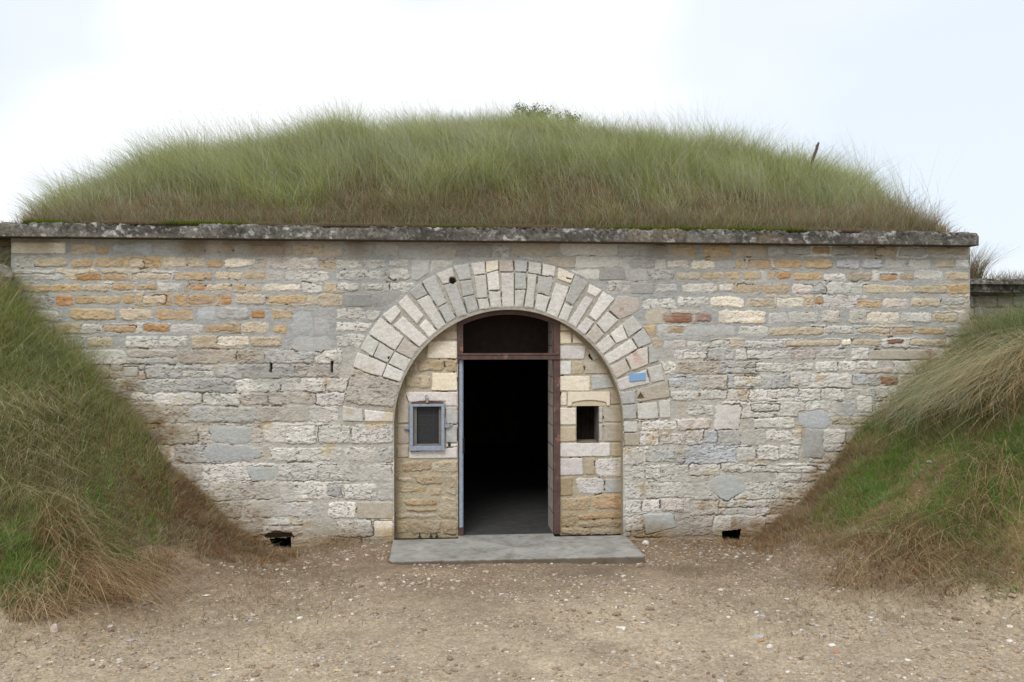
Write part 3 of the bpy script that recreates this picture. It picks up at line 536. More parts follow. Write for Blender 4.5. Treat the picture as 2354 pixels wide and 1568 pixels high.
Vr, Fr, Cr = join([ret(RX1, SLZ, RX1, 2.66, REC + .03, RD, 400, (172, 164, 152), jr), ret(RX0 - .02, SLZ, RX0 - .02, 2.66, REC + .03, RD, 300, (160, 150, 135), jr)])
mesh_np('door_reveal', Vr, Fr, M_STONE, casemate, Cr)
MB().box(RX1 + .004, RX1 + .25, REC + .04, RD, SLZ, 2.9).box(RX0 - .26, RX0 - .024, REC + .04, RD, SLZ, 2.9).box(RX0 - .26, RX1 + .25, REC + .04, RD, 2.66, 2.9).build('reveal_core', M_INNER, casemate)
# niche on the right, added dark backing stands in for its unlit depth
Vn, Fn, Cn = join([ret(NX0, NZ0, NX0, NZ1, REC - .004, .6, 60, (150, 140, 124)), ret(NX1, NZ0, NX1, NZ1, REC - .004, .6, 60, (120, 112, 100)), ret(NX0, NZ1, NX1, NZ1, REC - .004, .6, 40, (120, 112, 100)), ret(NX0, NZ0, NX1, NZ0, REC - .004, .6, 40, (130, 120, 104))])
niche = mesh_np('small_opening', Vn, Fn, M_STONE, casemate, Cn)
b = MB()
for i in range(5):
    a0 = NX0 + (NX1 - NX0) * i / 5; b.box(a0 + .002, a0 + (NX1 - NX0) / 5 - .002, .45 + .004 * (i % 2), .47, NZ0, NZ1)
b.build('niche_shade_backing', M_BLACK, niche, .002)
# carved lintel of the niche
lx0, lx1 = [float(CM('E', a, 540, REC)[0]) for a in (161, 446)]; lz1, lz0 = [float(CM('E', 300, a, REC)[1]) for a in (489, 584)]
ax0, ax1 = [float(CM('E', a, 540, REC)[0]) for a in (190, 420)]; az = float(CM('E', 300, 560, REC)[1]); at = float(CM('E', 300, 545, REC)[1])
pts = [(lx0, lz1), (lx1, lz1), (lx1, lz0), (ax1 + .01, lz0), (ax1, az)]
pts += [(ax1 + (ax0 - ax1) * t, az + (at - az) * 4 * t * (1 - t)) for t in np.linspace(0, 1, 13)[1:-1]] + [(ax0, az), (ax0 - .01, lz0), (lx0, lz0)]
M_LINT = flat_mat('cream_limestone', (216, 204, 184), .92, .15, .12, 20, .4, .004)
lint = MB().prism(pts[::-1], REC - .022, REC + .05).build('lintel', M_LINT, casemate, .004)
pts = [(ax0 - .005, lz0 - .003)] + [(ax0 + (ax1 - ax0) * t, az - .004 + (at - az) * 4 * t * (1 - t)) for t in np.linspace(0, 1, 13)] + [(ax1 + .005, lz0 - .003)]
MB().prism(pts, REC - .004, REC + .05).build('lintel_soffit', flat_mat('shaded_limestone', (196, 182, 156), .92, .15, .15, 20), lint, .002)

# ------------------------------------------------------------------ passage behind the door
pas = MB()
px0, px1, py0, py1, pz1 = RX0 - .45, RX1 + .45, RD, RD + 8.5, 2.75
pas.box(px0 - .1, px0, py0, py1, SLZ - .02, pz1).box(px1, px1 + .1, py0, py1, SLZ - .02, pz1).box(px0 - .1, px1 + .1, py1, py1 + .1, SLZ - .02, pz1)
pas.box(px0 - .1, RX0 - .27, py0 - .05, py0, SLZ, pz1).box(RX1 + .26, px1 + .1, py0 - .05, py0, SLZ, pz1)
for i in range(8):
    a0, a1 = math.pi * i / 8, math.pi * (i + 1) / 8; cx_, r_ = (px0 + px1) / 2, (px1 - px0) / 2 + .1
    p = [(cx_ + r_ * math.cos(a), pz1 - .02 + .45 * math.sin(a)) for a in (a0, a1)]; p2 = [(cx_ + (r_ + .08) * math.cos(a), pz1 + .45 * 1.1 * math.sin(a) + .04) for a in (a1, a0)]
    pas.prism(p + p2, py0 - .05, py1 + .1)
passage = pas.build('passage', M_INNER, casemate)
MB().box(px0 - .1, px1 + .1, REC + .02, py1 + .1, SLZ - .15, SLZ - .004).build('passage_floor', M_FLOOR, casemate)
# solid body of the wall behind the facing
MB().box(XL + .01, ACX - AR - .07, .06, .9, -.5, ZT - .01).box(ACX + AR + .07, XR - .012, .06, .9, -.5, ZT - .01).box(ACX - AR - .068, ACX + AR + .068, .19, .9, 2.92, ZT - .012).build('wall_core', M_INNER, casemate)
# end faces
for Ve, Fe, Ce in (ret(XR, -.4, XR, ZT, .0, .95, 300, (176, 162, 140), [float(M(1900, r)[1]) for r in rowsR]), ret(XL, -.4, XL, ZT, .0, .95, 300, (150, 130, 100), [float(M(500, r)[1]) for r in rowsL])):
    mesh_np('end_face', Ve, Fe, M_STONE, casemate, Ce)
for P in DRAINS:
    a, b_, c_, d_ = P[:, 0].min() - .02, P[:, 0].max() + .02, P[:, 1].min() - .03, P[:, 1].max() + .02
    d = MB().box(a - .03, a, .012, .5, c_, d_).box(b_, b_ + .03, .012, .5, c_, d_).box(a, b_, .012, .5, d_, d_ + .03).box(a, b_, .012, .5, c_ - .03, c_).box(a, b_, .5, .52, c_, d_).build('drain_hole', M_BLACK, casemate)
# the core must not fill the drains: they are cut as pockets, so draw the core behind them
bpy.data.objects['wall_core'].location.y = .50

# ------------------------------------------------------------------ door frame, crossbar, door leaf
fr = MB(); zc = float(M(1170, 819, REC)[1]); fx0, fx1 = DX0, DX1
def arcz(x, r): return ASZ + math.sqrt(max(0, r * r - (x - ACX) ** 2))
rh = AR + .005
def post(x0, x1, y0, y1, z0, top=True):
    p = [(x0, z0), (x1, z0), (x1, arcz(x1, rh)), (x0, arcz(x0, rh))]; fr.prism(p, y0, y1)
post(DX0 - .012, RX0, REC - .02, REC + .03, zc)
post(RX1, DX1 + .004, REC - .025, REC + .03, SLZ)
post(RX1 - .02, RX1, REC - .005, REC + .012, zc)
fr.box(DX0 - .004, DX0 + .012, REC + .005, REC + .04, SLZ, zc)
xa = np.linspace(RX0, RX1, 33)
fr.prism([(x, arcz(x, rh)) for x in xa] + [(x, arcz(x, AR - .055)) for x in xa[::-1]], REC - .02, REC + .03)
frame = fr.build('door_frame', M_BROWN, casemate, .003)
z_a, z_b = float(M(1170, 812.5, REC)[1]), float(M(1170, 826.5, REC)[1])
MB().box(DX0 - .010, DX1 - .002, REC - .045, REC + .02, z_b, z_a).box(DX0 - .010, DX1 - .002, REC - .055, REC - .044, z_a - .02, z_a + .004).build('crossbar', M_BROWN, frame, .003)
MB().box(RX0 - .3, RX1 + .3, RD + .005, RD + .03, z_b, 2.9).build('transom_dim_backing', M_PANEL, casemate)  # added dark sheet stands in for the dimly lit vault above the crossbar
lx = float(M(1055, 900, REC)[0])
door = MB().box(lx + .002, RX0 + .004, REC + .02, REC + 1.12, SLZ + .03, z_b - .004).box(lx + .002, RX0 - .006, REC + .004, REC + .02, SLZ + .03, z_b - .004).build('door', M_BLUE, casemate, .004)
zl = [float(M(1064, a, REC)[1]) for a in (1008, 1042)]
MB().box(RX0 - .004, RX0 + .014, REC + .012, REC + .10, zl[1], zl[0]).build('lock', M_DARK, door, .004)
MB().box(lx - .004, RX0 + .006, REC - .004, REC + .03, SLZ, SLZ + .10).build('kick_plate', M_BROWN, door, .003)

# ------------------------------------------------------------------ small window with blue frame
fx = lambda x, y: tuple(float(q) for q in CM('D', x, y, REC - .05))
o0, o1, i0_, i1_ = fx(135, 590), fx(379, 915), fx(158, 608), fx(357, 884)
wf = MB(); y0, y1 = REC - .06, REC - .012
wf.box(o0[0], i0_[0], y0, y1, o1[1], o0[1]).box(i1_[0], o1[0], y0, y1, o1[1], o0[1]).box(i0_[0], i1_[0], y0 + .002, y1, i0_[1], o0[1]).box(i0_[0], i1_[0], y0 + .002, y1, o1[1], i1_[1])
window = wf.build('window', M_BLUE, casemate, .004)
MW = flat_mat('weathered_inner_wood', (118, 112, 104), .8, .2, .2, 20)
g0, g1 = (i0_[0] + .045, i1_[1] + .02), (i1_[0] - .03, i0_[1] - .005)
MB().box(i0_[0] - .01, g0[0], y1, REC + .06, i1_[1] - .01, i0_[1] + .01).box(g1[0], i1_[0] + .01, y1, REC + .06, i1_[1] - .01, i0_[1] + .01).box(g0[0], g1[0], y1, REC + .055, i1_[1] - .01, g0[1]).box(g0[0], g1[0], y1, REC + .055, g1[1], i0_[1] + .01).build('inner_frame', MW, window, .003)
mm = MB(); nx_ = 26; nz_ = 36
for i in range(nx_ + 1):
    x = g0[0] + (g1[0] - g0[0]) * i / nx_; mm.box(x - .0014, x + .0014, REC + .028, REC + .031, g0[1], g1[1])
for i in range(nz_ + 1):
    z = g0[1] + (g1[1] - g0[1]) * i / nz_; mm.box(g0[0], g1[0], REC + .0265, REC + .029, z - .0014, z + .0014)
tag(mm.build('wire_mesh', M_MESH, window), kind='stuff')
gm_, gt, gp = base_mat('dusty_glass', .25, .5); gp.inputs[0].default_value = (.018, .019, .022, 1)
MB().box(g0[0], g1[0], REC + .05, REC + .056, g0[1], g1[1]).build('pane', gm_, window)
gb = MB(); 
for f in (.12, .24, .36, .48):
    z = g1[1] - (g1[1] - g0[1]) * f; gb.box(g0[0] + .03, g1[0] - .03, REC + .040, REC + .046, z - .004, z + .004)
gb.box(g1[0] - .07, g1[0] - .062, REC + .036, REC + .042, g0[1], g1[1]); gb.build('inner_bars', flat_mat('bar_paint', (80, 80, 82), .6), window)
hp = [fx(140, 592), fx(150, 580), fx(200, 569), fx(255, 566), fx(320, 569), fx(365, 578), fx(378, 592)]
MB().prism([tuple(p) for p in hp], REC - .045, REC + .02).build('window_head', M_BROWN, window, .002)
hx = fx(255, 553)
MB().box(hx[0] - .02, hx[0] + .02, REC - .055, REC - .03, hx[1] - .02, hx[1] + .018).tube([(hx[0] - .02, REC - .045, hx[1] + .02), (hx[0] - .008, REC - .05, hx[1] + .045), (hx[0] + .012, REC - .045, hx[1] + .03)], .008).build('hasp', M_GALV, window, .003)
hx = fx(258, 573)
pl = MB().box(hx[0] - .014, hx[0] + .014, REC - .078, REC - .062, hx[1] - .012, hx[1] + .014).build('padlock', M_BRASS, window, .003)
MB().tube([(hx[0] - .009, REC - .07, hx[1] + .012), (hx[0] - .009, REC - .07, hx[1] + .03), (hx[0], REC - .07, hx[1] + .038), (hx[0] + .009, REC - .07, hx[1] + .03), (hx[0] + .009, REC - .07, hx[1] + .012)], .003).build('shackle', M_GALV, pl)
a, b_ = fx(93, 742), fx(136, 768)
MB().box(a[0], b_[0], REC - .04, REC - .015, b_[1], a[1]).tube([(b_[0] - .008, REC - .04, b_[1] - .01), (b_[0] - .008, REC - .04, a[1] + .035)], .008).build('hinge_lug', M_GALV, window, .005)
a, b_ = fx(380, 728), fx(415, 756)
MB().box(a[0], b_[0], REC - .045, REC - .015, b_[1], a[1]).tube([(b_[0] - .01, REC - .03, b_[1] + .015), (b_[0] + .02, REC - .03, a[1] - .015), (b_[0] + .045, REC - .02, a[1] + .005)], [.012, .009, .006]).tube([(a[0] + .012, REC - .04, a[1]), (a[0] + .008, REC - .045, a[1] + .05), (a[0] + .001, REC - .04, a[1] + .06)], .011).build('latch', M_GALV, window, .004)
a, b_ = fx(404, 864), fx(420, 886)
MB().box(a[0], b_[0], REC - .02, REC + .01, b_[1], a[1]).build('iron_stub', M_DARK, casemate, .003)
for x_ in (205, 284, 325):
    a, b_ = [tuple(float(q) for q in CM('D', x_ + dd, yy, REC - .04)) for dd, yy in ((-5, 1500), (5, 1536))]
    MB().box(a[0], b_[0], REC - .05, REC - .02, SLZ - .005, a[1]).box(a[0] - .01, b_[0] + .01, REC - .055, REC - .015, SLZ - .004, SLZ + .008).build('anchor_stub', M_DARK, casemate, .004)

# ------------------------------------------------------------------ coping
def coping(name, x0, x1, z0, z1, front, back, parent, joints, seed=0, amp=1.0):
    st_ = .012; xx = np.arange(x0, x1 + st_, st_)
    prof = []
    def seg(a, b, n):
        for t in np.linspace(0, 1, n, endpoint=False): prof.append((a[0] + (b[0] - a[0]) * t, a[1] + (b[1] - a[1]) * t))
    seg((back, z1), (front + .012, z1), 30); seg((front + .012, z1), (front, z1 - .015), 2); seg((front, z1 - .015), (front, z0), 14); seg((front, z0), (back * .2, z0), 20); prof.append((back * .2, z0))
    prof = np.array(prof); m_ = len(prof); tg = np.gradient(prof, axis=0); nr = np.stack([-tg[:, 1], tg[:, 0]], 1); nr /= np.linalg.norm(nr, axis=1)[:, None]; nr *= -1
    s_ = np.concatenate([[0], np.cumsum(np.hypot(*np.diff(prof, axis=0).T))])
    Xg, Sg = np.meshgrid(xx, s_, indexing='ij')
    n_ = fbm(Xg * 9 + seed, Sg * 12, 5, .6); pit = fbm(Xg * 26 + 7 + seed, Sg * 26, 4, .6); lo = fbm(Xg * 1.7 + seed, Sg * .1, 3)
    zz = prof[None, :, 1] + 0 * Xg; topw = sstep(z0 + .03, z1, zz); fr_ = np.exp(-((zz - z1) / .035) ** 2) * (prof[None, :, 0] < front + .06)
    sm = sstep(-.25, .2, fbm(Xg * .9 + 3 + seed, Sg * 0, 2))
    chunk = sstep(.12, .3, fbm(Xg * 3.2 + seed, Sg * 1.0 + 5, 4)); d = amp * (.010 * n_ * (.3 + topw) - .022 * sstep(.05, .4, pit) * topw * (.3 + .7 * sm) - fr_ * (.045 * chunk + .016 * sstep(-.1, .4, fbm(Xg * 14, Sg * 3, 4)))) + .008 * lo
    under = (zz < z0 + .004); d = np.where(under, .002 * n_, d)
    for jx in joints:
        q = np.exp(-((Xg - jx + .008 * n_) / .007) ** 2); d -= .016 * q
    Y = prof[None, :, 0] + nr[None, :, 0] * d; Z = zz + nr[None, :, 1] * d
    c = np.ones(Xg.shape + (3,)) * lin((108, 104, 97)); tone = 1 + .7 * n_ + .3 * lo
    segc = np.digitize(Xg, joints); sv = np.array([rng.normal(1, .10) for _ in range(len(joints) + 1)])[segc]
    c *= (tone * sv)[..., None]
    stn = (sstep(-.05, .35, fbm(Xg * 1.6 + 90 + seed, Sg * 5, 4)) * .6)[..., None]; c = c * (1 - stn) + lin((70, 64, 58)) * stn * (1 + .4 * n_)[..., None]
    dk = (sstep(.05, .45, pit) * topw * .75)[..., None]; c = c * (1 - dk) + lin((44, 40, 36)) * dk
    wl = (np.maximum(sstep(.34, .48, fbm(Xg * 11 + 70 + seed, Sg * 14, 4)), sstep(.3, .5, fbm(Xg * 26 + 7, Sg * 26 + 3, 3)) * .5) * .7)[..., None]; c = c * (1 - wl) + lin((186, 184, 178)) * wl
    br = (sstep(.1, .5, fbm(Xg * 2.5 + 10, Sg * 4, 4)) * .5)[..., None]; c = c * (1 - br) + lin((122, 108, 90)) * br
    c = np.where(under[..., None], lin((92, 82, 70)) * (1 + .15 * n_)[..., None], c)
    yel = (sstep(.15, .5, fbm(Xg * 3 + 33, Sg * 5 + 2, 4)) * (prof[None, :, 0] > front + .03) * (zz > z1 - .01) * .8)[..., None]; c = c * (1 - yel) + lin((96, 94, 50)) * yel
    idx = np.arange(len(xx) * m_).reshape(len(xx), m_); q = np.stack([idx[:-1, :-1], idx[:-1, 1:], idx[1:, 1:], idx[1:, :-1]], -1).reshape(-1, 4)
    Vc = np.stack([Xg, Y, Z], -1).reshape(-1, 3); Cq = np.clip(c, .003, .9).reshape(-1, 3)
    caps_v, caps_f, caps_c = [], [], []
    # end caps: fan
    nb = len(Vc); Vall = [Vc]; Call = [Cq]; Ft = []
    for row, rv in ((0, 1), (len(xx) - 1, 0)):
        cen = np.array([[xx[row], (front + back * .2) / 2, (z0 + z1) / 2]]); Vall.append(cen); Call.append(lin((120, 116, 110))[None]); ci = nb; nb += 1
        r = idx[row]; a, b = r[:-1], r[1:]
        Ft.append(np.stack([np.full(len(a), ci), *( (a, b) if rv else (b, a)), np.full(len(a), ci)], 1))
    Vc = np.concatenate(Vall); Cq = np.concatenate(Call)
    me = bpy.data.meshes.new(name); ft = [tuple(map(int, f[:3])) for f in np.concatenate(Ft)]
    me.from_pydata(Vc.tolist(), [], q.tolist() + ft); me.update(); me.polygons.foreach_set('use_smooth', np.ones(len(me.polygons), bool))
    at_ = me.color_attributes.new('Col', 'FLOAT_COLOR', 'POINT'); c4 = np.ones((len(Vc), 4), np.float32); c4[:, :3] = Cq; at_.data.foreach_set('color', c4.ravel())
    o = bpy.data.objects.new(name, me); COL.objects.link(o); me.materials.append(M_COPE); o.parent = parent; return o
OV = .20
CZ0 = float(M(1100, 554, -OV)[1]); CZ1 = float(M(1100, 521, -OV)[1]); CXR = float(M(2249, 550, -OV)[0])
jl = [float(M(a, 540, -OV)[0]) for a in (148, 598, 1040, 1188, 1576, 1692, 1816, 2180)]
coping('coping', -6.2, CXR, CZ0, CZ1, -OV, .55, casemate, jl, 0)

# small blue plate on the arch
P4 = cq('C', 800, 1172, 955, 1160, 957, 1230, 805, 1246)
h0, _ = W.sample(np.array([P4[:, 0].mean()]), np.array([P4[:, 1].mean()]))
tag(MB().prism([tuple(p) for p in P4[::-1]], -.020, .0).build('blue_plate', M_BLUEP, None, .002), 'small sky-blue painted plate set in a voussoir low on the right of the arch', 'plate')

# ------------------------------------------------------------------ side walls left and right
side = empty('side_wall', (XL, .3, 0), 'brownish stone side wall under the far left end of the coping', 'wall')
fxs = np.arange(XL - 2.6, XL - .005, .009); fzs = np.arange(1.5, CZ0 + .02, .008); SW = Field(fxs, fzs)
def fill(Fd, x0, x1, z0, z1, hh, cols, ty, g=.006):
    z = z0
    while z < z1:
        x = x0 - random.random() * .2
        while x < x1:
            wd = hh * random.uniform(1.2, 3.2); Fd.paint([(x, z + hh), (x + wd, z + hh), (x + wd, z), (x, z)], random.choice(cols), random.choice(ty), g); x += wd
        z += hh
fill(SW, fxs[0], fxs[-1], 1.5, CZ0 + .1, .16, 'Bkmk', 'er'); SW.finish(lin((120, 104, 80)) * np.ones(SW.X.shape + (3,)), np.full(SW.X.shape, .008))
V, Fa, Cc = SW.mesh(lambda x, z: x < 99, 0); V = V + np.array([-XL, 0, 0]); mesh_np('masonry', V, Fa, M_STONE, side, Cc * .8)
low = empty('low_wall', (XR, .28, 0), 'lower stone wall with its own concrete coping right of the big wall', 'wall')
LZ0 = float(M(2300, 673, .12)[1]); LZ1 = float(M(2300, 640, .12)[1])
fxs = np.arange(XR + .005, XR + 3.2, .010); fzs = np.arange(.8, LZ0 + .01, .010); SW = Field(fxs, fzs)
fill(SW, fxs[0], fxs[-1], .8, LZ0 + .1, .15, 'dkmGg', 'er'); SW.finish(lin((116, 106, 92)) * np.ones(SW.X.shape + (3,)), np.full(SW.X.shape, .008))
V, Fa, Cc = SW.mesh(lambda x, z: x < 99, 0); V = V + np.array([-XR, 0, 0]); mesh_np('masonry', V, Fa, M_STONE, low, Cc * .8)
o = coping('coping', .02, 3.2, LZ0, LZ1, -.16, .45, low, [.75, 1.9], 50, 1.0)

# ------------------------------------------------------------------ doorstep slab
sv = MB(); sx0, sx1, sy0 = -.49, 2.292, -1.0
n = 60; top = []
stp = empty('doorstep', ((sx0 + sx1) / 2, -.5, SLZ), 'wide grey concrete slab step lying in front of the arched doorway', 'step')
rr = random.Random(3)
edge = [(sx0 + (sx1 - sx0) * i / n, sy0 + rr.uniform(-.004, .004)) for i in range(n + 1)]
edge = [(sx0 + .03, sy0 + .012)] + [(sx0 + .012 + rr.uniform(0, .006), sy0 + .04)][:0] + edge[1:]
poly = edge + [(sx1, -.005), (sx1 - .0, .0), (RX1 + .0, .0), (RX1, REC + .03), (DX0, REC + .03), (DX0, .0), (sx0, .0), (sx0 - .003, -.4), (sx0 + .004, -.7), (sx0 - .002, -.93)]
poly = [(p[0] - stp.location.x, p[1] + .5) for p in poly]
m_ = len(poly); sv.add([(p[0], p[1], 0) for p in poly] + [(p[0], p[1], -.16) for p in poly], [tuple(range(m_)), tuple(range(2 * m_ - 1, m_ - 1, -1))] + [(i, i + m_, (i + 1) % m_ + m_, (i + 1) % m_) for i in range(m_)])
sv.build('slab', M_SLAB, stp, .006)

# ------------------------------------------------------------------ ground with its two banks
ltab = [(0, 640), (100, 730), (200, 830), (330, 930), (400, 1040), (470, 1130), (560, 1215), (640, 1262)]
rtab = [(2353, 715), (2240, 765), (2130, 855), (2050, 925), (1960, 1010), (1900, 1070), (1830, 1150), (1750, 1220), (1680, 1260)]
lt = sorted([(float(M(*p)[0]), float(M(*p)[1])) for p in ltab]); rt = sorted([(float(M(*p)[0]), float(M(*p)[1])) for p in rtab])
lX, lZ = np.array(lt).T; rX, rZ = np.array(rt).T
lZ = lZ - .17 * np.clip((lZ + .1) / .6, 0, 1); rZ = rZ - .15 * np.clip((rZ + .15) / .6, 0, 1)
lX = np.concatenate([[-40, lX[0] - .8], lX, [lX[-1] + .6]]); lZ = np.concatenate([[3.3, lZ[0] + .35], lZ, [-.115]])
rX = np.concatenate([[rX[0] - .8], rX, [rX[-1] + 2, 60]]); rZ = np.concatenate([[-.135], rZ, [rZ[-1] + .5, 3.2]])
def ground_z(x, y):
    f = np.clip(-y, 0, 60)
    bl = np.interp(f, [0, .85, 1.95, 2.5, 3.3, 5, 9], [0, -.45, -.85, -1.7, -3.6, -7, -12])      # shift of the left toe
    br = np.interp(f, [0, 1.4, 2.2, 2.85, 3.3, 5, 9], [0, 0, .3, .8, 1.5, 4.5, 12])
    b2 = np.interp(f, [0, .3, .85, 1.95, 2.5, 3.3, 5, 9], [0, -.1, -.7, -1.55, -2.3, -3.9, -7.5, -12.5])
    ho = np.interp(x - bl, lX, lZ); hl = np.maximum(np.interp(x - b2, lX, lZ), -.115 + .24 * np.minimum(ho + .115, 1.6)); hr = np.interp(x - br, rX, rZ)
    z = np.maximum(hl, hr)
    b_ = sstep(-.1, .4, z)
    lump = fbm(x * 1.9 + 21, y * 1.9 + 8, 3); z = z + b_ * (.17 * lump + .16 * np.maximum(fbm(x * 1.0 + 4, y * 1.0, 2), 0)) * sstep(3.2, 2.2, z)
    z = z + .16 * np.exp(-((x + 3.6) ** 2 / .4 + (y + 1.9) ** 2 / .3)) + .13 * np.exp(-((x - 4.7) ** 2 / .6 + (y + 2.3) ** 2 / .4)) + .10 * np.exp(-((x + 2.7) ** 2 / .2 + (y + .9) ** 2 / .3)) + .10 * np.exp(-((x - 4.1) ** 2 / .25 + (y + 1.1) ** 2 / .3))
    z = z - .055 * np.exp(-((x + 1.86) ** 2 / .05 + y ** 2 / .03)) - .07 * np.exp(-((x - 3.62) ** 2 / .06 + y ** 2 / .04))
    z = z + .055 * sstep(1.0, .2, np.hypot(np.maximum(np.abs(x - .9) - 1.4, 0), np.maximum(np.abs(y + .5) - .5, 0))) * sstep(3.5, -.8, x)
    z = z + (fbm(x * 1.3 + 9, y * 1.3, 3) * .03) * (1 - b_) * (f > .05) + b_ * (fbm(x * 1.6, y * 1.6 + 4, 4) * .16 + fbm(x * 6, y * 6 + 4, 3) * .05) * sstep(0, .4, f) + fbm(x * 11, y * 11, 3) * .010
    return z
def axis(a, b, fine, far):
    c = np.arange(a, b, fine); g = []
    s_ = fine; q = b
    while q < far: s_ *= 1.25; q += s_; g.append(q)
    h = []; s_ = fine; q = a
    while q > -far: s_ *= 1.25; q -= s_; h.append(q)
    return np.array(h[::-1] + list(c) + g)
gx = axis(-5.5, 8.0, .026, 400); gy = axis(-5.6, .3, .026, 400)
GX, GY = np.meshgrid(gx, gy, indexing='ij'); GZ = ground_z(GX, GY)
ent = (GX > ACX - AR - .02) & (GX < ACX + AR + .02) & (GY > -.02); GZ = np.where(ent, -.4, GZ)
und = (GX > sx0 + .04) & (GX < sx1 - .04) & (GY > sy0 + .04) & (GY < .1); GZ = np.where(und, -.3, GZ)
beh = (GY > .2) & (GX > XL - 3) & (GX < XR + 3.1); GZ = np.where(beh, -.5, GZ)
def green_map(x, y, z):
    """0 bare soil .. 1 turf"""
    return sstep(-.02, .32, z + .16 * fbm(x * 2.1, y * 2.1 + 3, 3))
gr = green_map(GX, GY, GZ)[..., None]
n1_ = fbm(GX * 2.2, GY * 2.2, 5, .6)[..., None]; n2_ = fbm(GX * .7 + 8, GY * .9, 3)[..., None]; n3_ = fbm(GX * 16, GY * 16, 3)[..., None]
soil = lin((138, 120, 101)) * (1 + .36 * fbm(GX * 1.1 + 40, GY * 3, 4))[..., None] * (1 + .20 * n1_ + .15 * n3_) * (1 + .12 * n2_)
near = sstep(-.9, -3.2, GY + .5 * n2_[..., 0])[..., None]
soil = soil * (1 - near) + lin((168, 153, 131)) * (1 + .32 * n1_ + .14 * n3_) * near
turf = lin((120, 100, 74)) * (1 + .35 * n1_) * (1 - sstep(-.1, .4, n2_)) + lin((104, 104, 66)) * (1 + .3 * n1_) * sstep(-.1, .4, n2_)
gc = np.clip(soil * (1 - gr) + turf * gr, .004, .8)
m, t, p = base_mat('gravelly_soil', .95, .1); a = N(t, "ShaderNodeAttribute", attribute_name='Col'); g = N(t, "ShaderNodeTexCoord")
n1 = noise(t, 55, 6, g.outputs['Object'], .75); r1 = ramp(t, n1.outputs[0], [(.28, (.62, .59, .55)), (.48, (1, 1, 1)), (.72, (1.35, 1.33, 1.3))])
v1 = N(t, "ShaderNodeTexVoronoi"); v1.inputs['Scale'].default_value = 38; t.links.new(g.outputs['Object'], v1.inputs[0])
rv_ = ramp(t, v1.outputs['Color'], [(.0, (.78, .76, .74)), (.6, (1, 1, 1)), (1, (1.3, 1.28, 1.25))])
c = mul(t, mul(t, a.outputs[0], r1.outputs[0]), rv_.outputs[0]); t.links.new(c, p.inputs[0])
b1 = bump(t, p, n1.outputs[0], .7, .012); r2 = ramp(t, v1.outputs['Distance'], [(0, (1, 1, 1)), (.5, (0, 0, 0))]); bump(t, p, r2.outputs[0], .5, .008, b1)
M_SOIL = m
idx = np.arange(GX.size).reshape(GX.shape); q = np.stack([idx[:-1, :-1], idx[1:, :-1], idx[1:, 1:], idx[:-1, 1:]], -1).reshape(-1, 4)
tag(mesh_np('ground', np.stack([GX, GY, GZ], -1).reshape(-1, 3), q, M_SOIL, None, gc.reshape(-1, 3)), kind='structure')

# ------------------------------------------------------------------ mound above the casemate
TOPX = [(60, 532), (110, 514), (170, 482), (330, 428), (450, 403), (620, 380), (800, 350), (1000, 342), (1180, 328), (1350, 340), (1550, 372), (1700, 394), (1870, 438), (2000, 470), (2100, 500), (2180, 528)]
RDG = 3.2
rx_, rz_ = np.array([(float(M(a, b, RDG)[0]), float(M(a, b, RDG)[1])) for a, b in TOPX]).T
def mound_z(x, y):
    base = np.where(x > CXR - .02, LZ1 - .08, CZ1 - .03) + 0 * y
    # section: the crest line profile is reached at y=RDG; the foot follows the coping, the two ends round off
    xq = x * (DW + RDG) / (DW + np.clip(y, 0, 6))
    crest = np.interp(xq, rx_, rz_, left=CZ1 - .05, right=CZ1 - .05); hgt = np.maximum(crest - (CZ1 - .03), 0)
    s_ = np.clip((y - .02) / (RDG - .02), 0, 1); prof = 1 - (1 - s_) ** 1.55
    back = 1 - .9 * sstep(RDG + 2.5, RDG + 9, y)
    z = base + hgt * prof * back
    return z + .05 * fbm(x * 1.5, y * 1.5, 3) * sstep(0, .5, y) - np.where(x > CXR, .0, 0)
mx_ = np.concatenate([[-40, -25, -15, -10], np.arange(-7, 9.5, .08), [10, 12, 16, 25, 40]]); my_ = np.concatenate([np.arange(0.03, 4.2, .08), [4.5, 5, 6, 7, 8, 10, 12, 14, 18]])
MX, MY = np.meshgrid(mx_, my_, indexing='ij'); MZ = mound_z(MX, MY)
mc = lin((86, 76, 50)) * (1 + .3 * fbm(MX * 3, MY * 3, 4))[..., None]
idx = np.arange(MX.size).reshape(MX.shape); q = np.stack([idx[:-1, :-1], idx[1:, :-1], idx[1:, 1:], idx[:-1, 1:]], -1).reshape(-1, 4)
tag(mesh_np('mound', np.stack([MX, MY, MZ], -1).reshape(-1, 3), q, M_SOIL, None, mc.reshape(-1, 3)), kind='structure')

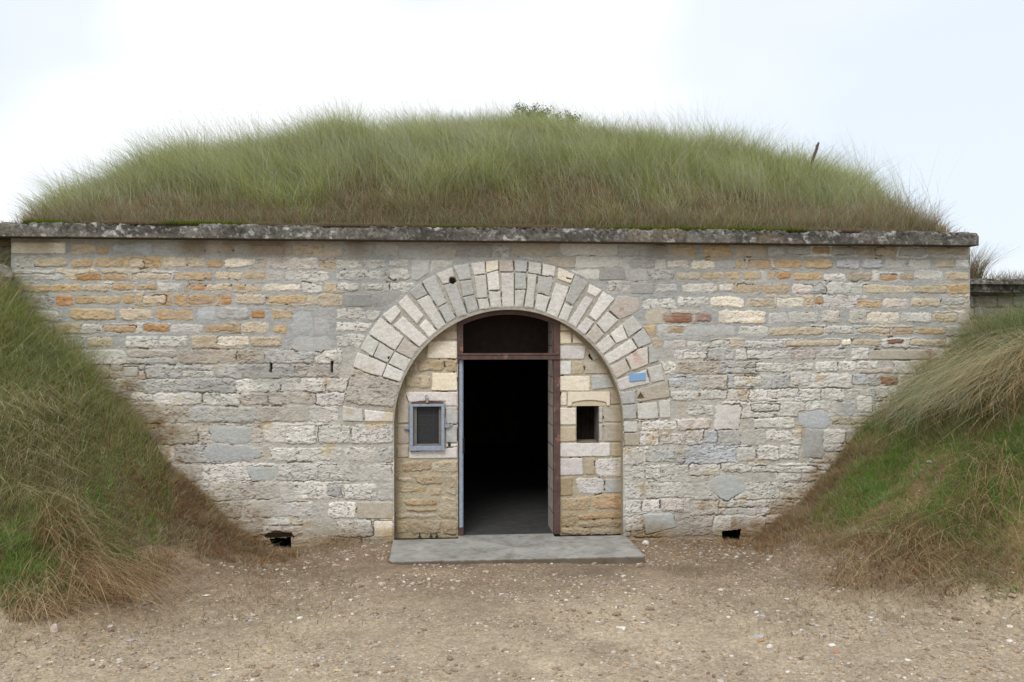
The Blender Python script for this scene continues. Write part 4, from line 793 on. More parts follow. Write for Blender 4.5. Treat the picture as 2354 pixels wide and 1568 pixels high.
# ------------------------------------------------------------------ vegetation
def blades(name, P, H, lean, wid, c0, c1, parent=None, seg=3, droop=.0, mat=M_GRASS, jit=.35):
    n = len(P); H = np.broadcast_to(H, n); wid = np.broadcast_to(wid, n); t = np.linspace(0, 1, seg + 1)[None, :, None]
    an = rng.uniform(0, 2 * math.pi, n); ln = lean + rng.normal(0, jit, (n, 2)); cv = rng.uniform(1.2, 2.4, n)[:, None, None]
    hx = (ln * H[:, None])[:, None, :] * t ** cv
    nl = np.minimum(np.linalg.norm(ln, axis=1), 2.5)[:, None, None]
    dr = np.broadcast_to(droop, n)[:, None, None]
    z = H[:, None, None] * (t * (1 - .12 * nl) - dr * t ** 2.6)
    cen = P[:, None, :] + np.concatenate([hx, z], 2)
    kx = rng.normal(0, .035, (n, 1, 2)) * H[:, None, None] * np.sin(t * rng.uniform(2, 6, (n, 1, 1))); cen[:, :, :2] += kx
    wv = np.stack([np.cos(an), np.sin(an), np.zeros(n)], 1)[:, None, :] * (wid[:, None, None] * (1 - t * .85) * .5)
    V = np.stack([cen - wv, cen + wv], 2).reshape(-1, 3); m_ = (seg + 1) * 2
    b_ = (np.arange(n) * m_)[:, None]; k = (np.arange(seg) * 2)[None]
    Fq = np.stack([b_ + k, b_ + k + 1, b_ + k + 3, b_ + k + 2], -1).reshape(-1, 4)
    tt = t ** .8; C = c0[:, None, :] * (1 - tt) + c1[:, None, :] * tt; C = np.repeat(C, 2, 1).reshape(-1, 3)
    return mesh_np(name, V, Fq, mat, parent, np.clip(C, .003, .9))
def mixc(a, b, f): f = np.asarray(f)[:, None]; return a * (1 - f) + b * f
GRN, PGR, STR, BRN, DGR, BGR, RED = [np.minimum(lin(c), .62) for c in ((158, 168, 96), (196, 198, 144), (224, 210, 178), (168, 146, 116), (116, 132, 80), (126, 164, 72), (172, 128, 98))]
def tussocks(name, X0, Y0, nb, Rr, L, base, cols, zf, wid=.007, out=.9, droop=.25, ymax=None, seg=4, jit=.25):
    nt = len(X0); ti = np.repeat(np.arange(nt), nb); n = len(ti); a = rng.uniform(0, 2 * math.pi, n); q = np.abs(rng.normal(0, .5, n))
    L = np.broadcast_to(L, nt)[ti]; Rq = np.broadcast_to(Rr, nt)[ti]
    x = X0[ti] + np.cos(a) * q * Rq; y = Y0[ti] + np.sin(a) * q * Rq
    if ymax is not None: y = np.minimum(y, ymax)
    td = rng.normal(0, .3, (nt, 2)); ln = np.stack([np.cos(a), np.sin(a)], 1) * (np.minimum(q, 1) * out)[:, None] + np.asarray(base)[None] + td[ti]
    c = cols[ti] * rng.uniform(.72, 1.25, n)[:, None]; st = rng.random(n) < .16; c[st] = STR * rng.uniform(.6, .95, st.sum())[:, None]
    return tag(blades(name, np.stack([x, y, zf(x, y) - .01], 1), L * rng.uniform(.5, 1.05, n), ln, wid * rng.uniform(.6, 1.3, n), c * .88, c, seg=seg, droop=droop, jit=jit), kind='stuff')
def mound_pts(n, x0, x1, y0, y1):
    x = rng.uniform(x0, x1, n); y = y0 + (y1 - y0) * rng.random(n) ** .85; return x, y, mound_z(x, y)
def hedge(x, y):            # how much mound there is here (0 at the ends)
    return np.clip((mound_z(x, np.full_like(x, RDG)) - CZ1) / 1.0, 0, 1)
x, y, z = mound_pts(85000, -5.2, 7.3, .02, 4.8); hd = hedge(x, y); k = (rng.random(len(x)) < .12 + hd) & ((x < CXR) | (y > .3)); x, y, z, hd = x[k], y[k], z[k], hd[k]
n = len(x); pat = fbm(x * 1.1, y * 1.3, 4); up_ = sstep(.15, 1.5, y + 1.5 * pat - .05 * np.abs(x - 1))
clump = np.clip(1 + 1.0 * fbm(x * 2.6, y * 2.6, 3), .4, 1.7)
H = (.08 + .32 * up_ + .08 * rng.random(n)) * clump * (.45 + .55 * hd)
c1 = mixc(np.tile(BRN * .75 + DGR * .25, (n, 1)), np.tile(GRN, (n, 1)), np.clip(up_ + .35 * pat, 0, 1)); r_ = rng.random(n)
c1 = np.where((r_ < .16 + .5 * up_ * sstep(2.6, .6, np.abs(x - .4)) * sstep(-.2, .4, fbm(x * 2, y * 2 + 70, 3)) + .08 * up_)[:, None], mixc(c1, STR * np.ones((n, 1)), .75 * np.ones(n)), c1); c1 = np.where((r_ > .8)[:, None], mixc(c1, PGR * np.ones((n, 1)), np.full(n, .6) * up_), c1)
c1 = np.where(((r_ > .66) & (r_ < .72))[:, None] & (up_ < .5)[:, None], RED, c1)
c1 = c1 * (rng.uniform(.7, 1.25, n) * (1 + .45 * fbm(x * 3.1 + 6, y * 3.1, 3)))[:, None]; c0 = mixc(c1 * .9, BRN * .9 * np.ones((n, 1)), np.full(n, .4))
lean = np.stack([-.30 + .7 * fbm(x * 2.2, y * 2.2, 3) + .10 * (x - 1) * (x > 3), -.1 + .6 * fbm(x * 2.2 + 30, y * 2.2, 3)], 1)
tag(blades('mound_grass', np.stack([x, y, z - .02], 1), H, lean, rng.uniform(.006, .012, n), c0, c1, jit=.5), kind='stuff')
x, y, z = mound_pts(3400, -5.0, 6.9, .12, 4.6); hd = hedge(x, y); k = rng.random(len(x)) < .15 + hd; x, y, hd = x[k], y[k], hd[k]; n = len(x); pat = fbm(x * 1.1, y * 1.3, 4)
up_ = sstep(.1, 1.4, y + 1.5 * pat); cc = mixc(BRN * np.ones((n, 1)), np.where((rng.random(n) < .3)[:, None], PGR, GRN), np.clip(up_ + .2 * rng.normal(0, 1, n), 0, 1)); cc = np.where((rng.random(n) < .12)[:, None], STR * .85, cc)
tussocks('mound_tussocks', x, y, 26, .13, (.10 + .26 * up_) * rng.uniform(.4, 1.6, n) * (.5 + .5 * hd), (-.22, -.05), cc * rng.uniform(.8, 1.15, n)[:, None], mound_z, .009, .9, .12, seg=3)
# thin seed stalks rising above
x, y, z = mound_pts(17000, -4.6, 6.8, .5, 4.6); k = rng.random(len(x)) < hedge(x, y); x, y, z = x[k], y[k], z[k]; n = len(x)
cs = np.where((rng.random(n) < .5)[:, None], STR, PGR) * rng.uniform(.6, 1.0, n)[:, None]
tag(blades('seed_stalks', np.stack([x, y, z], 1), rng.uniform(.35, .85, n) * (.5 + .5 * hedge(x, y)) * np.clip(1 + fbm(x * 1.7 + 2, y * 1.7, 2), .5, 1.5), np.stack([-.35 + 0 * x, 0 * x], 1), .0045, cs * .9, cs, seg=4, jit=.22), kind='stuff')
# brown wiry stems at the coping edge and the two ends
x = rng.uniform(-4.65, 6.3, 23000); y = np.abs(rng.normal(.0, .38, len(x))) + .03; z = mound_z(x, y); n = len(x); pz = fbm(x * 2, y * 2, 3); r_ = rng.random(n)
endf = sstep(4.6, 6.2, x) + sstep(-3.2, -4.6, x)
cs = np.where((r_ < .45)[:, None], BRN, np.where((r_ < .7)[:, None], DGR, np.where((r_ < .9)[:, None], STR * .8, RED))) * rng.uniform(.7, 1.2, n)[:, None]
tag(blades('wiry_stems', np.stack([x, y, z - .01], 1), (.07 + .16 * rng.random(n)) * (1 + .7 * endf) * (1 + .5 * pz), np.stack([-.1 + .35 * sstep(4.6, 6.2, x) - .3 * sstep(-3.2, -4.6, x), -.15 + 0 * x], 1), .0055, cs * .8, cs, jit=.45), kind='stuff')
# moss along the top edge of the coping
x = rng.uniform(-4.6, 6.2, 70000); y = -.192 + rng.random(len(x)) ** .8 * .26; k = fbm(x * 1.3, y * 2 + 9, 4) > -.30 - .5 * sstep(-.1, .1, y); x, y = x[k], y[k]; n = len(x)
cm = np.where((rng.random(n) < .6)[:, None], lin((128, 142, 44)), lin((88, 104, 40))) * rng.uniform(.6, 1.3, n)[:, None]; cm = mixc(cm, BRN * np.ones((n, 1)) * .8, np.clip(sstep(.0, .4, fbm(x * .8 + 5, y, 3)), 0, 1))
tag(blades('moss', np.stack([x, y, np.full(n, CZ1 - .012)], 1), rng.uniform(.02, .06, n), np.zeros((n, 2)), .008, cm * .6, cm, seg=2, jit=.5), kind='stuff')

def bank(n, xr, yr, cond):
    x = rng.uniform(*xr, n); y = rng.uniform(*yr, n); k = cond(x, y); x, y = x[k], y[k]; return x, y, ground_z(x, y)
def px_of(x, y, z):
    dx, dy = x, y + DW; f = dx * math.sin(YAW) + dy * math.cos(YAW); l = dx * math.cos(YAW) - dy * math.sin(YAW)
    return CX + F * l / f, HY - F * (z - EYE) / f
# left bank turf
x, y, z = bank(48000, (-6.2, -1.6), (-3.6, -.03), lambda x, y: green_map(x, y, ground_z(x, y)) > .12 + .5 * rng.random(len(x)))
n = len(x); pat = fbm(x * 1.6 + 3, y * 1.6, 4); hi = sstep(.9, 2.0, z + .3 * pat); lowg = sstep(.9, .3, z) * sstep(-3.1, -3.8, x + .3 * pat)
dry = sstep(1.35, .6, z + .35 * pat) * (1 - lowg)
H = .09 + .30 * hi + .08 * rng.random(n); H *= .7 + .6 * (fbm(x * 4, y * 4, 2) + .5)
c1 = mixc(DGR * np.ones((n, 1)), GRN * np.ones((n, 1)), np.clip(.6 + pat, 0, 1)); c1 = mixc(c1, BRN * np.ones((n, 1)), dry * .85)
wallband = sstep(-.7, -.1, y) * sstep(2.2, 1.2, z); c1 = mixc(c1, BRN * np.ones((n, 1)), wallband * .6)
c1 = mixc(c1, BGR * np.ones((n, 1)), np.clip(lowg + sstep(.3, .55, fbm(x * 2 + 20, y * 2, 3)) * sstep(1.6, .9, z) * .9, 0, 1))
r_ = rng.random(n); c1 = np.where((r_ < .16)[:, None], STR * .85, c1); c1 = np.where(((r_ > .93))[:, None], RED, c1); c1 = c1 * rng.uniform(.7, 1.25, n)[:, None]
c0 = mixc(c1 * .9, BRN * .85 * np.ones((n, 1)), np.full(n, .4))
c0 = c0 * 1.3; c1 = c1 * 1.35
tag(blades('bank_grass', np.stack([x, y, z - .015], 1), H * rng.uniform(.6, 1.3, n), np.stack([.35 + 0 * x, -.35 + 0 * x], 1), rng.uniform(.0045, .009, n), c0, c1, jit=.5), kind='stuff')
# right bank turf
x, y, z = bank(62000, (3.1, 8.2), (-3.9, -.03), lambda x, y: green_map(x, y, ground_z(x, y)) > .12 + .5 * rng.random(len(x)))
n = len(x); pat = fbm(x * 1.5 + 13, y * 1.6, 4); hi = sstep(1.0, 1.7, z + .25 * pat)
H = .07 + .22 * hi + .05 * rng.random(n); H *= .7 + .6 * (fbm(x * 4, y * 4, 2) + .5)
c1 = mixc(BGR * .95 * np.ones((n, 1)), DGR * np.ones((n, 1)), np.clip(hi + .3 * pat, 0, 1)); c1 = mixc(c1, BRN * np.ones((n, 1)), np.clip(sstep(.55, .15, z + .2 * pat) + sstep(.15, .4, fbm(x * 1.8 + 40, y * 1.8, 3)) * .6 + sstep(-.8, -.1, y) * sstep(1.6, 1.0, z) * .6, 0, .95))
r_ = rng.random(n); c1 = np.where((r_ < .14)[:, None], STR * .8, c1); c1 = c1 * rng.uniform(.7, 1.25, n)[:, None]; c0 = mixc(c1 * .9, BRN * .85 * np.ones((n, 1)), np.full(n, .4))
c0 = c0 * 1.3; c1 = c1 * 1.35
tag(blades('bank_grass', np.stack([x, y, z - .015], 1), H * rng.uniform(.6, 1.3, n), np.stack([-.3 + 0 * x, -.3 + 0 * x], 1), rng.uniform(.0045, .009, n), c0, c1, jit=.5), kind='stuff')
def bankt(nt, xr, cf, name, base, out=.9, droop=.35, hs=1.0):
    x, y, z = bank(nt, xr, (-3.7, -.04), lambda x, y: green_map(x, y, ground_z(x, y)) > .1 + .6 * rng.random(len(x))); n = len(x); cc, L = cf(x, y, z, n)
    tussocks(name, x, y, 42, .12, L * rng.uniform(.6, 1.4, n) * hs, base, cc * rng.uniform(1.0, 1.55, n)[:, None], ground_z, .0075, out, droop, -.03)
def lcf(x, y, z, n):
    pat = fbm(x * 1.6 + 3, y * 1.6, 4); hi = sstep(.9, 1.9, z + .3 * pat); c = mixc(BRN * np.ones((n, 1)), (GRN * .72 + BGR * .28) * np.ones((n, 1)), np.clip(hi * 1.1 + .35 * rng.normal(0, 1, n) * (z > .6), 0, 1))
    c = np.where(((rng.random(n) < .35) & (z < 1.1) & (x < -3.0))[:, None], BGR, c); c = np.where((rng.random(n) < .14)[:, None], STR * .85, c); return c, .12 + .26 * hi
def rcf(x, y, z, n):
    pat = fbm(x * 1.5 + 13, y * 1.6, 4); hi = sstep(1.0, 1.7, z + .25 * pat); c = mixc(BGR * np.ones((n, 1)), (DGR * .6 + GRN * .4) * np.ones((n, 1)), np.clip(hi + .3 * pat, 0, 1))
    c = np.where(((rng.random(n) < .55) & (z < .45))[:, None], BRN, c); c = np.where((rng.random(n) < .16)[:, None], STR * .8, c); c = np.where((rng.random(n) < .16)[:, None], BRN, c); return c, .08 + .26 * hi
bankt(1500, (-6.0, -1.6), lcf, 'bank_tussocks', (.3, -.35)); bankt(1700, (3.1, 8.0), rcf, 'bank_tussocks', (-.3, -.3))
# fuzzy brown growth along the foot of the wall where the banks begin
for xa_, xb_ in ((-3.4, -1.45), (3.3, 5.4)):
    x = rng.uniform(xa_, xb_, 1300); y = -np.abs(rng.normal(0, .35, len(x))) - .03; z = ground_z(x, y); k = (z < 1.0) & (z + .3 * rng.random(len(x)) > .0) & (rng.random(len(x)) < sstep(-1.4, -2.2, x) + sstep(3.3, 4.0, x)); x, y = x[k], y[k]; n = len(x)
    cc = np.where((rng.random(n) < .5)[:, None], BRN, np.where((rng.random(n) < .5)[:, None], lin((168, 128, 88)), lin((150, 120, 92)))); tussocks('dry_growth', x, y, 18, .10, .10 * rng.uniform(.5, 1.6, n), (0, -.2), cc * 1.2, ground_z, .009, 1.1, .2, -.02, 3)
# sparse dry litter at the foot of both banks
for x0, x1 in ((-6.5, -.6), (2.3, 8.0)):
    x, y, z = bank(34000, (x0, x1), (-3.9, -.03), lambda x, y: (ground_z(x, y) < .5) & (ground_z(x, y) + .16 * fbm(x * 2, y * 2, 3) + .30 * rng.random(len(x)) > .05) & (rng.random(len(x)) < np.clip(np.minimum(x - x0, x1 - x) / .9, 0, 1) * sstep(-3.9, -2.4, y + .5 * fbm(x * 1.5, y * 1.5, 3)) * .8 + .03))
    n = len(x); cs = np.where((rng.random(n) < .5)[:, None], BRN, np.where((rng.random(n) < .5)[:, None], lin((150, 116, 76)), STR * .8)) * rng.uniform(.7, 1.2, n)[:, None]
    tag(blades('dry_litter', np.stack([x, y, z], 1), rng.uniform(.03, .10, n), np.zeros((n, 2)), .005, cs * .8, cs, jit=1.3), kind='stuff')

# big straw tufts, each a thing of its own
def tuft(px, py, d, n, L, spread, lean, col, label, droop=.5, wid=.008, jit=.4, zoff=0, r=None, cat='grass tuft'):
    rx, ry, ru = ray(px, py); t = (DW + d) / ry; x0, y0 = float(t * rx), float(d); z0 = float(ground_z(np.array([x0]), np.array([y0]))[0])
    o = empty('grass_tuft', (x0, y0, z0), label, cat, 'straw tufts on the banks')
    a = rng.uniform(0, 2 * math.pi, n); rr_ = np.sqrt(rng.random(n)) * spread; X = x0 + rr_ * np.cos(a) * (1 if r is None else r); Y = np.minimum(y0 + rr_ * np.sin(a), -.04)
    Z = ground_z(X, Y); P = np.stack([X - x0, Y - y0, Z - z0], 1)
    cs = np.minimum(np.array([lin(c) for c in col])[rng.integers(0, len(col), n)] * rng.uniform(.9, 1.5, n)[:, None], .75)
    blades('straw', P, rng.uniform(.55, 1.0, n) * L, np.tile(lean, (n, 1)), wid, cs * .8, cs, o, seg=7, droop=droop, jit=jit)
    return o
SC_ = [(198, 184, 146), (176, 160, 124), (150, 150, 100), (206, 196, 166)]
DC_ = [(178, 156, 120), (156, 130, 96), (196, 176, 140), (136, 108, 80)]
GC_ = [(176, 176, 150), (150, 156, 128), (196, 190, 160), (112, 120, 84)]
tuft(40, 760, -.9, 700, .75, .5, (.25, -.5), SC_, 'tall straw and green tuft at the left edge of the photo, upper left bank', .55, r=1.2)
tuft(-10, 880, -1.3, 600, .9, .45, (.6, -.3), SC_, 'pale drooping straw tuft at the left edge halfway up the left bank', .7)
tuft(150, 1080, -1.6, 420, .75, .28, (.75, -.55), DC_, 'tan straw tuft falling to the right on the left bank', .75)
tuft(250, 1180, -1.9, 520, .7, .32, (.7, -.75), DC_, 'brown straw tuft lying on the lower left bank above the white stone chips', .75)
tuft(110, 1200, -2.3, 360, .75, .35, (.8, -.5), DC_, 'loose straw tuft reaching onto the soil beside the upright white stone', .8, jit=.6)
tuft(330, 1150, -1.3, 260, .5, .25, (.6, -.5), DC_, 'small straw tuft nearest the wall on the left bank', .7)
tuft(2290, 850, -1.3, 700, 1.15, .45, (-.95, -.4), GC_, 'long pale arching straw tuft at the right edge, high on the right bank', .85, jit=.35)
tuft(2190, 860, -.9, 520, .95, .4, (-.75, -.6), GC_, 'grey-green arching tuft nearest the wall, high on the right bank', .8, jit=.35)
tuft(2370, 960, -1.7, 600, 1.2, .4, (-1.1, -.3), [(196, 170, 130), (176, 150, 112), (206, 190, 156)], 'tan arching straw tuft at the right edge below the pale one', .85, jit=.4)
tuft(2300, 770, -.5, 700, .6, .4, (-.3, -.3), [(124, 136, 96), (104, 118, 80), (160, 160, 124)], 'upright grey-green bushy tuft just under the lower wall on the right bank', .2, jit=.4)
tuft(2030, 1285, -2.1, 620, .5, .42, (-.2, -.5), DC_, 'flat heap of brown straw on the foot of the right bank', .85, jit=1.0, r=1.4)
tuft(2180, 1290, -2.5, 380, .5, .35, (-.3, -.3), DC_, 'thin straw heap right of the brown heap, beside green turf', .85, jit=1.0, r=1.3)
tuft(2300, 1250, -2.4, 300, .6, .35, (-.7, -.2), DC_, 'straw strands lying over green turf at the lower right edge', .85, jit=.8)
for px_, py_, d_, lb, sp in ((50, 1190, -2.1, 'bright green grass patch low at the left edge', .34), (190, 1090, -1.5, 'small bright green tuft in brown straw on the left bank', .15), (270, 1095, -1.2, 'vivid green tuft right of the other small one on the left bank', .15), (1985, 1130, -.9, 'broad patch of fresh green grass low on the right bank near the wall', .42), (2260, 1240, -2.2, 'bright green grass patch at the right edge of the bank foot', .42)):
    tuft(px_, py_, d_, 700 if sp < .3 else 1500, .20, sp, (0, -.15), [(116, 150, 66), (100, 132, 58), (138, 162, 84), (150, 150, 100)], lb, .15, .006, .5, r=1.4)

# shrubs, stick
def shrub(x0, y0, z0, n, L, label, col, leaf=None, lean=(0, 0), spread=.15, cat='shrub', group=None):
    o = empty('shrub', (x0, y0, z0), label, cat, group); b = MB(); tips = []
    R_ = random.Random(int(abs(x0 * 97 + n)))
    for i in range(n):
        p = Vector((R_.uniform(-spread, spread), R_.uniform(-spread, spread), 0)); d = Vector((lean[0] + R_.gauss(0, .35), lean[1] + R_.gauss(0, .3), 1)).normalized(); l = L * R_.uniform(.5, 1); pts = [p.copy()]; s_ = l / 6
        for k in range(6):
            d = (d + Vector((R_.gauss(0, .12), R_.gauss(0, .12), R_.gauss(0, .06)))).normalized(); p = p + d * s_; pts.append(p.copy())
            if k > 0:
                for _ in range(2):
                    e = (d + Vector((R_.gauss(0, .6), R_.gauss(0, .6), R_.uniform(-.1, .5)))).normalized(); q1 = p + e * l * R_.uniform(.08, .2); q2 = q1 + (e + Vector((0, 0, .4))).normalized() * l * .08
                    b.tube([p, q1, q2], [.003, .0024, .0016], 3); tips += [q1, q2]
        b.tube(pts, [.006 * (1 - .7 * i_ / 6) for i_ in range(7)], 4); tips.append(p)
    b.build('stems', col, o)
    if leaf:
        lb = MB()
        for tp in tips:
            for _ in range(leaf[1]):
                c = tp + Vector((R_.gauss(0, .035), R_.gauss(0, .035), R_.gauss(0, .035))); u = Vector((R_.gauss(0, 1), R_.gauss(0, 1), R_.gauss(0, 1))).normalized(); v = u.cross(Vector((R_.random(), R_.random(), R_.random()))).normalized(); s_ = R_.uniform(.012, .024)
                lb.add([c - u * s_, c + v * s_ * .5, c + u * s_, c - v * s_ * .5], [(0, 1, 2, 3)])
        lb.build('foliage', leaf[0], o)
    return o
M_TWIG = flat_mat('twig_bark', (128, 108, 88), .9, .1, .3, 30); M_TWIG2 = flat_mat('dark_twig', (88, 84, 72), .9, .1, .3, 30)
M_LEAF = flat_mat('shrub_leaf', (84, 102, 58), .7, .2, .4, 12); M_LEAF2 = flat_mat('dull_leaf', (120, 112, 80), .8, .1, .3, 12)
for px_, py_, n_, L_, lb in ((1215, 262, 7, .34, 'small leafy bush on the crest of the mound, left of its neighbour'), (1245, 272, 9, .36, 'middle and bushiest leafy bush on the crest of the mound'), (1305, 280, 6, .36, 'small leafy bush on the crest of the mound, right of its neighbour')):
    x_, z_ = M(px_, py_ + 28, RDG + .6); shrub(float(x_), RDG + .6, float(z_) + .02, n_, L_ * .95, lb, M_TWIG2, (M_LEAF, 5), spread=.16, group='leafy bushes on the crest')
def dry_bush(px_, py_, d_, z_, n, L, lean, label, cols=((168, 148, 120), (140, 120, 96), (186, 170, 138), (120, 124, 84)), spread=.16):
    x_ = float(M(px_, py_, d_)[0]); o = empty('dry_bush', (x_, d_, z_), label, 'shrub'); a = rng.uniform(0, 6.28, n); r_ = np.sqrt(rng.random(n)) * spread
    P = np.stack([r_ * np.cos(a), r_ * np.sin(a) * .6, 0 * a], 1); cs = np.array([lin(c) for c in cols])[rng.integers(0, len(cols), n)] * rng.uniform(.7, 1.2, n)[:, None]
    blades('stems', P, rng.uniform(.45, 1, n) * L, np.tile(lean, (n, 1)), .007, cs * .85, cs, o, seg=6, droop=.05, jit=.3); return o
dry_bush(2236, 640, .5, LZ1 - .03, 260, .62, (.42, 0), 'brown wiry bush sprouting beside the right end of the coping', spread=.12)
dry_bush(2320, 640, .6, LZ1 - .03, 420, .22, (.1, 0), 'low pale dry growth on top of the lower wall at the right edge', spread=.5)
dry_bush(2130, 525, .7, CZ1 - .03, 160, .46, (.35, 0), 'wiry brown bush at the right foot of the mound', spread=.3)
dry_bush(2050, 500, 1.0, float(mound_z(np.array([float(M(2050, 500, 1.0)[0])]), np.array([1.0]))[0]), 140, .5, (.3, 0), 'wiry brown bush left of the one at the right foot of the mound', spread=.3)
dry_bush(72, 515, .5, CZ1 - .03, 200, .30, (-.25, 0), 'low wiry bush above the left end of the coping', spread=.22)
dry_bush(12, 515, .7, CZ1 - .05, 60, .12, (-.1, 0), 'tiny dry tuft at the left edge above the coping', spread=.18)
p0 = Vector((float(M(1858, 395, 1.9)[0]), 1.9, float(M(1858, 405, 1.9)[1]))); p1 = Vector((float(M(1881, 328, 1.9)[0]), 1.9, float(M(1881, 328, 1.9)[1])))
stk = MB(); mid = (p0 + p1) / 2 + Vector((-.012, 0, .01))
stk.tube([p0, mid, (mid + p1) / 2 + Vector((.006, 0, 0)), p1], [.014, .022, .021, .016], 7).tube([(mid + p1) / 2, p1 + Vector((-.035, 0, -.03))], [.012, .006], 5)
tag(stk.build('dead_stick', flat_mat('dead_wood', (92, 78, 70), .95, .1, .4, 40), None), 'dark broken stick poking out of the grass on the right of the mound', 'stick')

# ------------------------------------------------------------------ stones and gravel
M_CHIP = attr_mat('stone_chip', .85, 1.15, 60, 20, .4, .004)
def rock_v(R_, nlat=5, nlon=8):
    vs = [(0, 0, 1)]
    for i in range(1, nlat):
        a = math.pi * i / nlat
        for j in range(nlon):
            b = 2 * math.pi * (j + .5 * (i % 2)) / nlon; k = R_.uniform(.78, 1.12); vs.append((k * math.sin(a) * math.cos(b), k * math.sin(a) * math.sin(b), k * math.cos(a)))
    vs.append((0, 0, -1)); fs = [(0, 1 + j, 1 + (j + 1) % nlon) for j in range(nlon)]
    for i in range(nlat - 2):
        for j in range(nlon):
            a, b = 1 + i * nlon + j, 1 + i * nlon + (j + 1) % nlon; fs.append((a, a + nlon, b + nlon, b))
    e = len(vs) - 1; s0 = 1 + (nlat - 2) * nlon; fs += [(s0 + j, e, s0 + (j + 1) % nlon) for j in range(nlon)]
    return vs, fs
WH = flat_mat('white_stone', (214, 208, 202), .9, .15, .12, 30); TN = flat_mat('tan_stone', (196, 172, 132), .9, .15, .15, 30); GY_ = flat_mat('grey_stone', (168, 164, 160), .9, .15, .15, 30)
PKS = flat_mat('pinkish_stone', (206, 190, 184), .9, .15, .12, 30)
STN = [('Q', 272, 1185, 24, 42, PKS, 'upright pinkish-white stone on bare soil at lower left'), ('Q', 750, 912, 20, 12, WH, 'white stone below the straw on the left bank'), ('Q', 1165, 888, 26, 16, WH, 'long white stone chip on the slope left of the left drain hole'),
       ('Q', 1680, 1512, 24, 9, TN, 'yellowish flat stone alone near the bottom of the track, left of centre'), ('Q', 480, 1220, 18, 8, WH, 'white flat chip right of the upright pinkish stone'), ('Q', 445, 1256, 12, 8, TN, 'cream pebble just below the white flat chip at lower left'),
       ('Q', 552, 1292, 20, 8, WH, 'cream flat stone below the brown patch at lower left'), ('Q', 1030, 1138, 30, 7, WH, 'long flat white chip on the track left of centre'), ('Q', 715, 1178, 22, 10, GY_, 'grey-white chip at the end of the left bank toe'),
       ('Q', 950, 1165, 18, 9, GY_, 'grey stone chip below the long flat white chip'), ('Q', 505, 1394, 15, 7, TN, 'small tan stone in the lower left foreground'), ('Q', 650, 1363, 30, 9, GY_, 'wide pale flat stone in the lower left foreground'),
       ('Q', 780, 1503, 20, 7, GY_, 'pale flat stone at the bottom left foreground'), ('Q', 385, 877, 20, 10, WH, 'white stone among straw on the left bank'), ('Q', 1250, 1265, 20, 7, GY_, 'pale chip on the track below the left drain hole'), ('Q', 1345, 1415, 20, 7, TN, 'tan flat stone on the track left of centre foreground'),
       ('T', 795, 1157, 24, 9, WH, 'bright white flat stone on the track below the right drain hole'), ('T', 645, 1222, 18, 7, WH, 'white chip left of the bright white flat stone'), ('T', 675, 1240, 26, 6, GY_, 'thin pale chip just below the small white chip'), ('T', 655, 1342, 44, 11, GY_, 'wide grey-white slab stone in the right foreground'),
       ('T', 665, 1362, 32, 7, flat_mat('rusty_stone', (176, 132, 96), .9, .15, .15, 30), 'reddish flat chip tucked under the wide grey-white stone'), ('T', 712, 1398, 24, 20, WH, 'largest bright white lump of stone in the right foreground'), ('T', 1215, 1250, 20, 8, WH, 'pale flat stone below the straw heap on the right'),
       ('T', 868, 1312, 12, 8, WH, 'small white pebble right of the wide grey-white stone'), ('T', 1022, 1386, 28, 9, WH, 'white flat chip right of the white lump in the foreground'), ('T', 800, 1522, 18, 9, WH, 'white chip near the bottom edge right of centre'), ('T', 1385, 1552, 14, 9, WH, 'white pebble at the very bottom edge on the right'),
       ('T', 92, 882, 26, 22, WH, 'angular pale stone at the right rear corner of the doorstep'), ('T', 367, 933, 18, 16, GY_, 'grey stone left below the right drain hole'), ('T', 465, 1110, 24, 8, PKS, 'pinkish flat stone on the track right of the doorstep'), ('T', 1400, 1462, 22, 8, WH, 'white flat chip in the far right foreground'),
       ('T', 505, 1247, 16, 8, WH, 'pale round chip left of the two chips on the right track'), ('T', 1045, 1422, 26, 7, flat_mat('red_brown_stone', (170, 128, 104), .9, .15, .15, 30), 'reddish brown flat stone below the white flat chip at right'), ('T', 1910, 1366, 26, 8, WH, 'white flat stone at the right edge of the foreground'), ('Q', 2015, 1038, 9, 7, WH, 'white pebble just in front of the doorstep')]
for i, (c_, x_, y_, w_, h_, mt, lb) in enumerate(STN):
    px_, py_ = C2P(c_, x_, y_); z_ = -.12
    for _ in range(4):
        X_, Y_ = G(px_, py_, z_); z_ = float(ground_z(np.array([X_]), np.array([Y_]))[0])
        if Y_ > -.05 or z_ > 1: break
    s_ = (Y_ + DW) / F / CROPS[c_][2] / 1.36; R_ = random.Random(i); vs, fs = rock_v(R_)
    hw, hz = w_ * s_ * .75, max(h_ * s_ * .65, .010)
    an = R_.uniform(0, 6.3); vs = [(v[0] * hw, v[1] * hw * .75 if h_ < 30 else v[1] * .03, v[2] * hz) for v in vs]
    me = bpy.data.meshes.new('stone'); me.from_pydata(vs, [], fs); me.materials.append(mt); o = bpy.data.objects.new('stone', me); COL.objects.link(o)
    o.location = (X_, Y_, z_ + hz * .55); o.rotation_euler = (R_.uniform(-.15, .15), R_.uniform(-.15, .15), R_.uniform(-.4, .4)); tag(o, lb, 'stone', 'stones lying on the track')
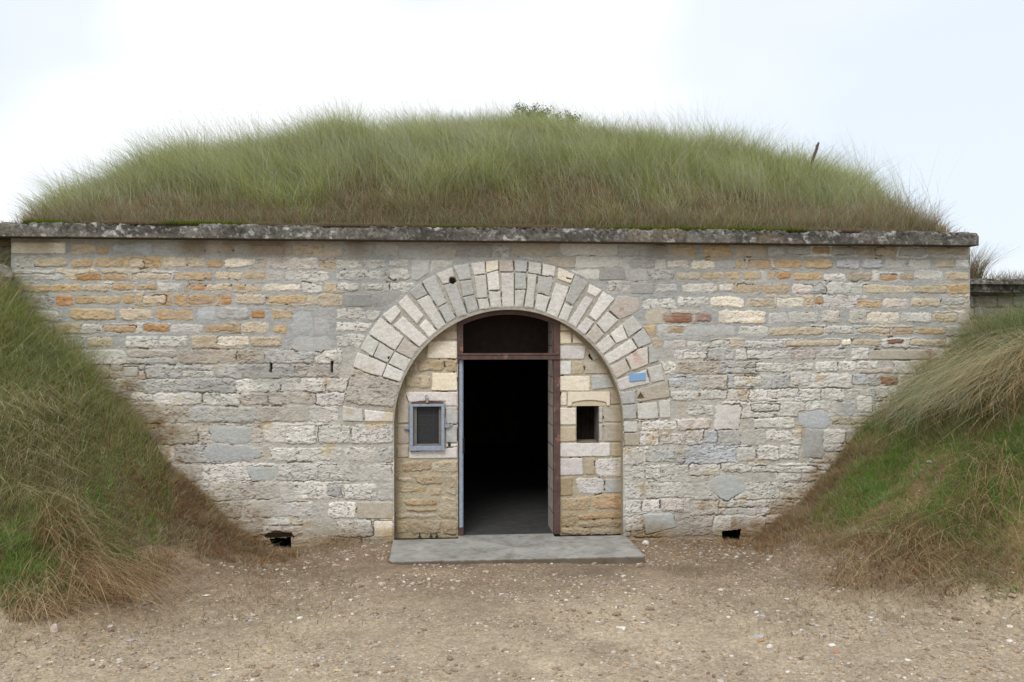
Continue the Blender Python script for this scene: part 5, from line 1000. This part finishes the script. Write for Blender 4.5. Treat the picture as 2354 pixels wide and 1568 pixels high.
# loose gravel
def gravel(name, n, xr, yr, smin, smax, seed, cond=None):
    R_ = random.Random(seed); protos = []
    for _ in range(12):
        v, f = rock_v(R_, 3, 5); protos.append((np.array(v), f))
    tri = []
    for f in protos[0][1]:
        tri += [f] if len(f) == 3 else [(f[0], f[1], f[2]), (f[0], f[2], f[3])]
    tri = np.array(tri); x = rng.uniform(*xr, n); y = yr[0] + (yr[1] - yr[0]) * rng.random(n) ** 1.0
    k = ~((x > sx0 - .02) & (x < sx1 + .02) & (y > sy0 - .02)); x, y = x[k], y[k]; z = ground_z(x, y); k = (rng.random(len(x)) > sstep(.0, .35, z) * .93) & (fbm(x * 1.2, y * 2.4 + 60, 4) + .35 * rng.random(len(x)) > .05); x, y, z = x[k], y[k], z[k]; n = len(x)
    s_ = smin + (smax - smin) * rng.random(n) ** 4; A = np.stack([protos[i][0] for i in rng.integers(0, 12, n)]); sc = np.stack([s_ * rng.uniform(.8, 1.6, n), s_ * rng.uniform(.7, 1.2, n), s_ * rng.uniform(.3, .65, n)], 1)[:, None]
    A = A * sc; a = rng.uniform(0, 6.28, n)[:, None]; Xr = A[..., 0] * np.cos(a) - A[..., 1] * np.sin(a); Yr = A[..., 0] * np.sin(a) + A[..., 1] * np.cos(a)
    V = np.stack([Xr + x[:, None], Yr + y[:, None], A[..., 2] + (z + s_ * .15)[:, None]], -1); m_ = A.shape[1]
    Fq = (tri[None] + (np.arange(n) * m_)[:, None, None]).reshape(-1, 3)
    pal = np.array([lin(c) for c in ((160, 143, 125), (176, 161, 145), (146, 128, 110), (200, 189, 175), (168, 146, 122), (156, 150, 144), (214, 208, 200), (134, 112, 94))])
    cc = pal[rng.choice(8, n, p=[.25, .24, .17, .07, .12, .05, .012, .088])] * rng.uniform(.8, 1.15, n)[:, None]
    o = mesh_np(name, V.reshape(-1, 3), Fq, M_CHIP, None, np.repeat(cc, m_, 0), smooth=False); tag(o, kind='stuff')
gravel('gravel', 52000, (-5.0, 7.0), (-5.6, -.03), .003, .024, 1)
gravel('fine_gravel', 42000, (-4.0, 5.5), (-5.6, -1.2), .003, .009, 2)
gravel('stone_flakes', 2600, (-4.0, 6.0), (-5.6, -.3), .012, .038, 3)
# weathered boulder half hidden at the far left below the side wall
vs, fs = rock_v(random.Random(9), 8, 12); rx, ry, ru = ray(8, 640); X_, Z_ = M(8, 638, -.15)
me = bpy.data.meshes.new('boulder'); me.from_pydata([(v[0] * .13, v[1] * .12, v[2] * .15) for v in vs], [], fs); me.materials.append(flat_mat('boulder_stone', (132, 126, 118), .95, .1, .45, 14, 1.0, .03))
o = bpy.data.objects.new('boulder', me); COL.objects.link(o); o.location = (float(X_), -.17, float(Z_)); tag(o, 'rounded grey boulder at the left edge just under the coping', 'boulder')
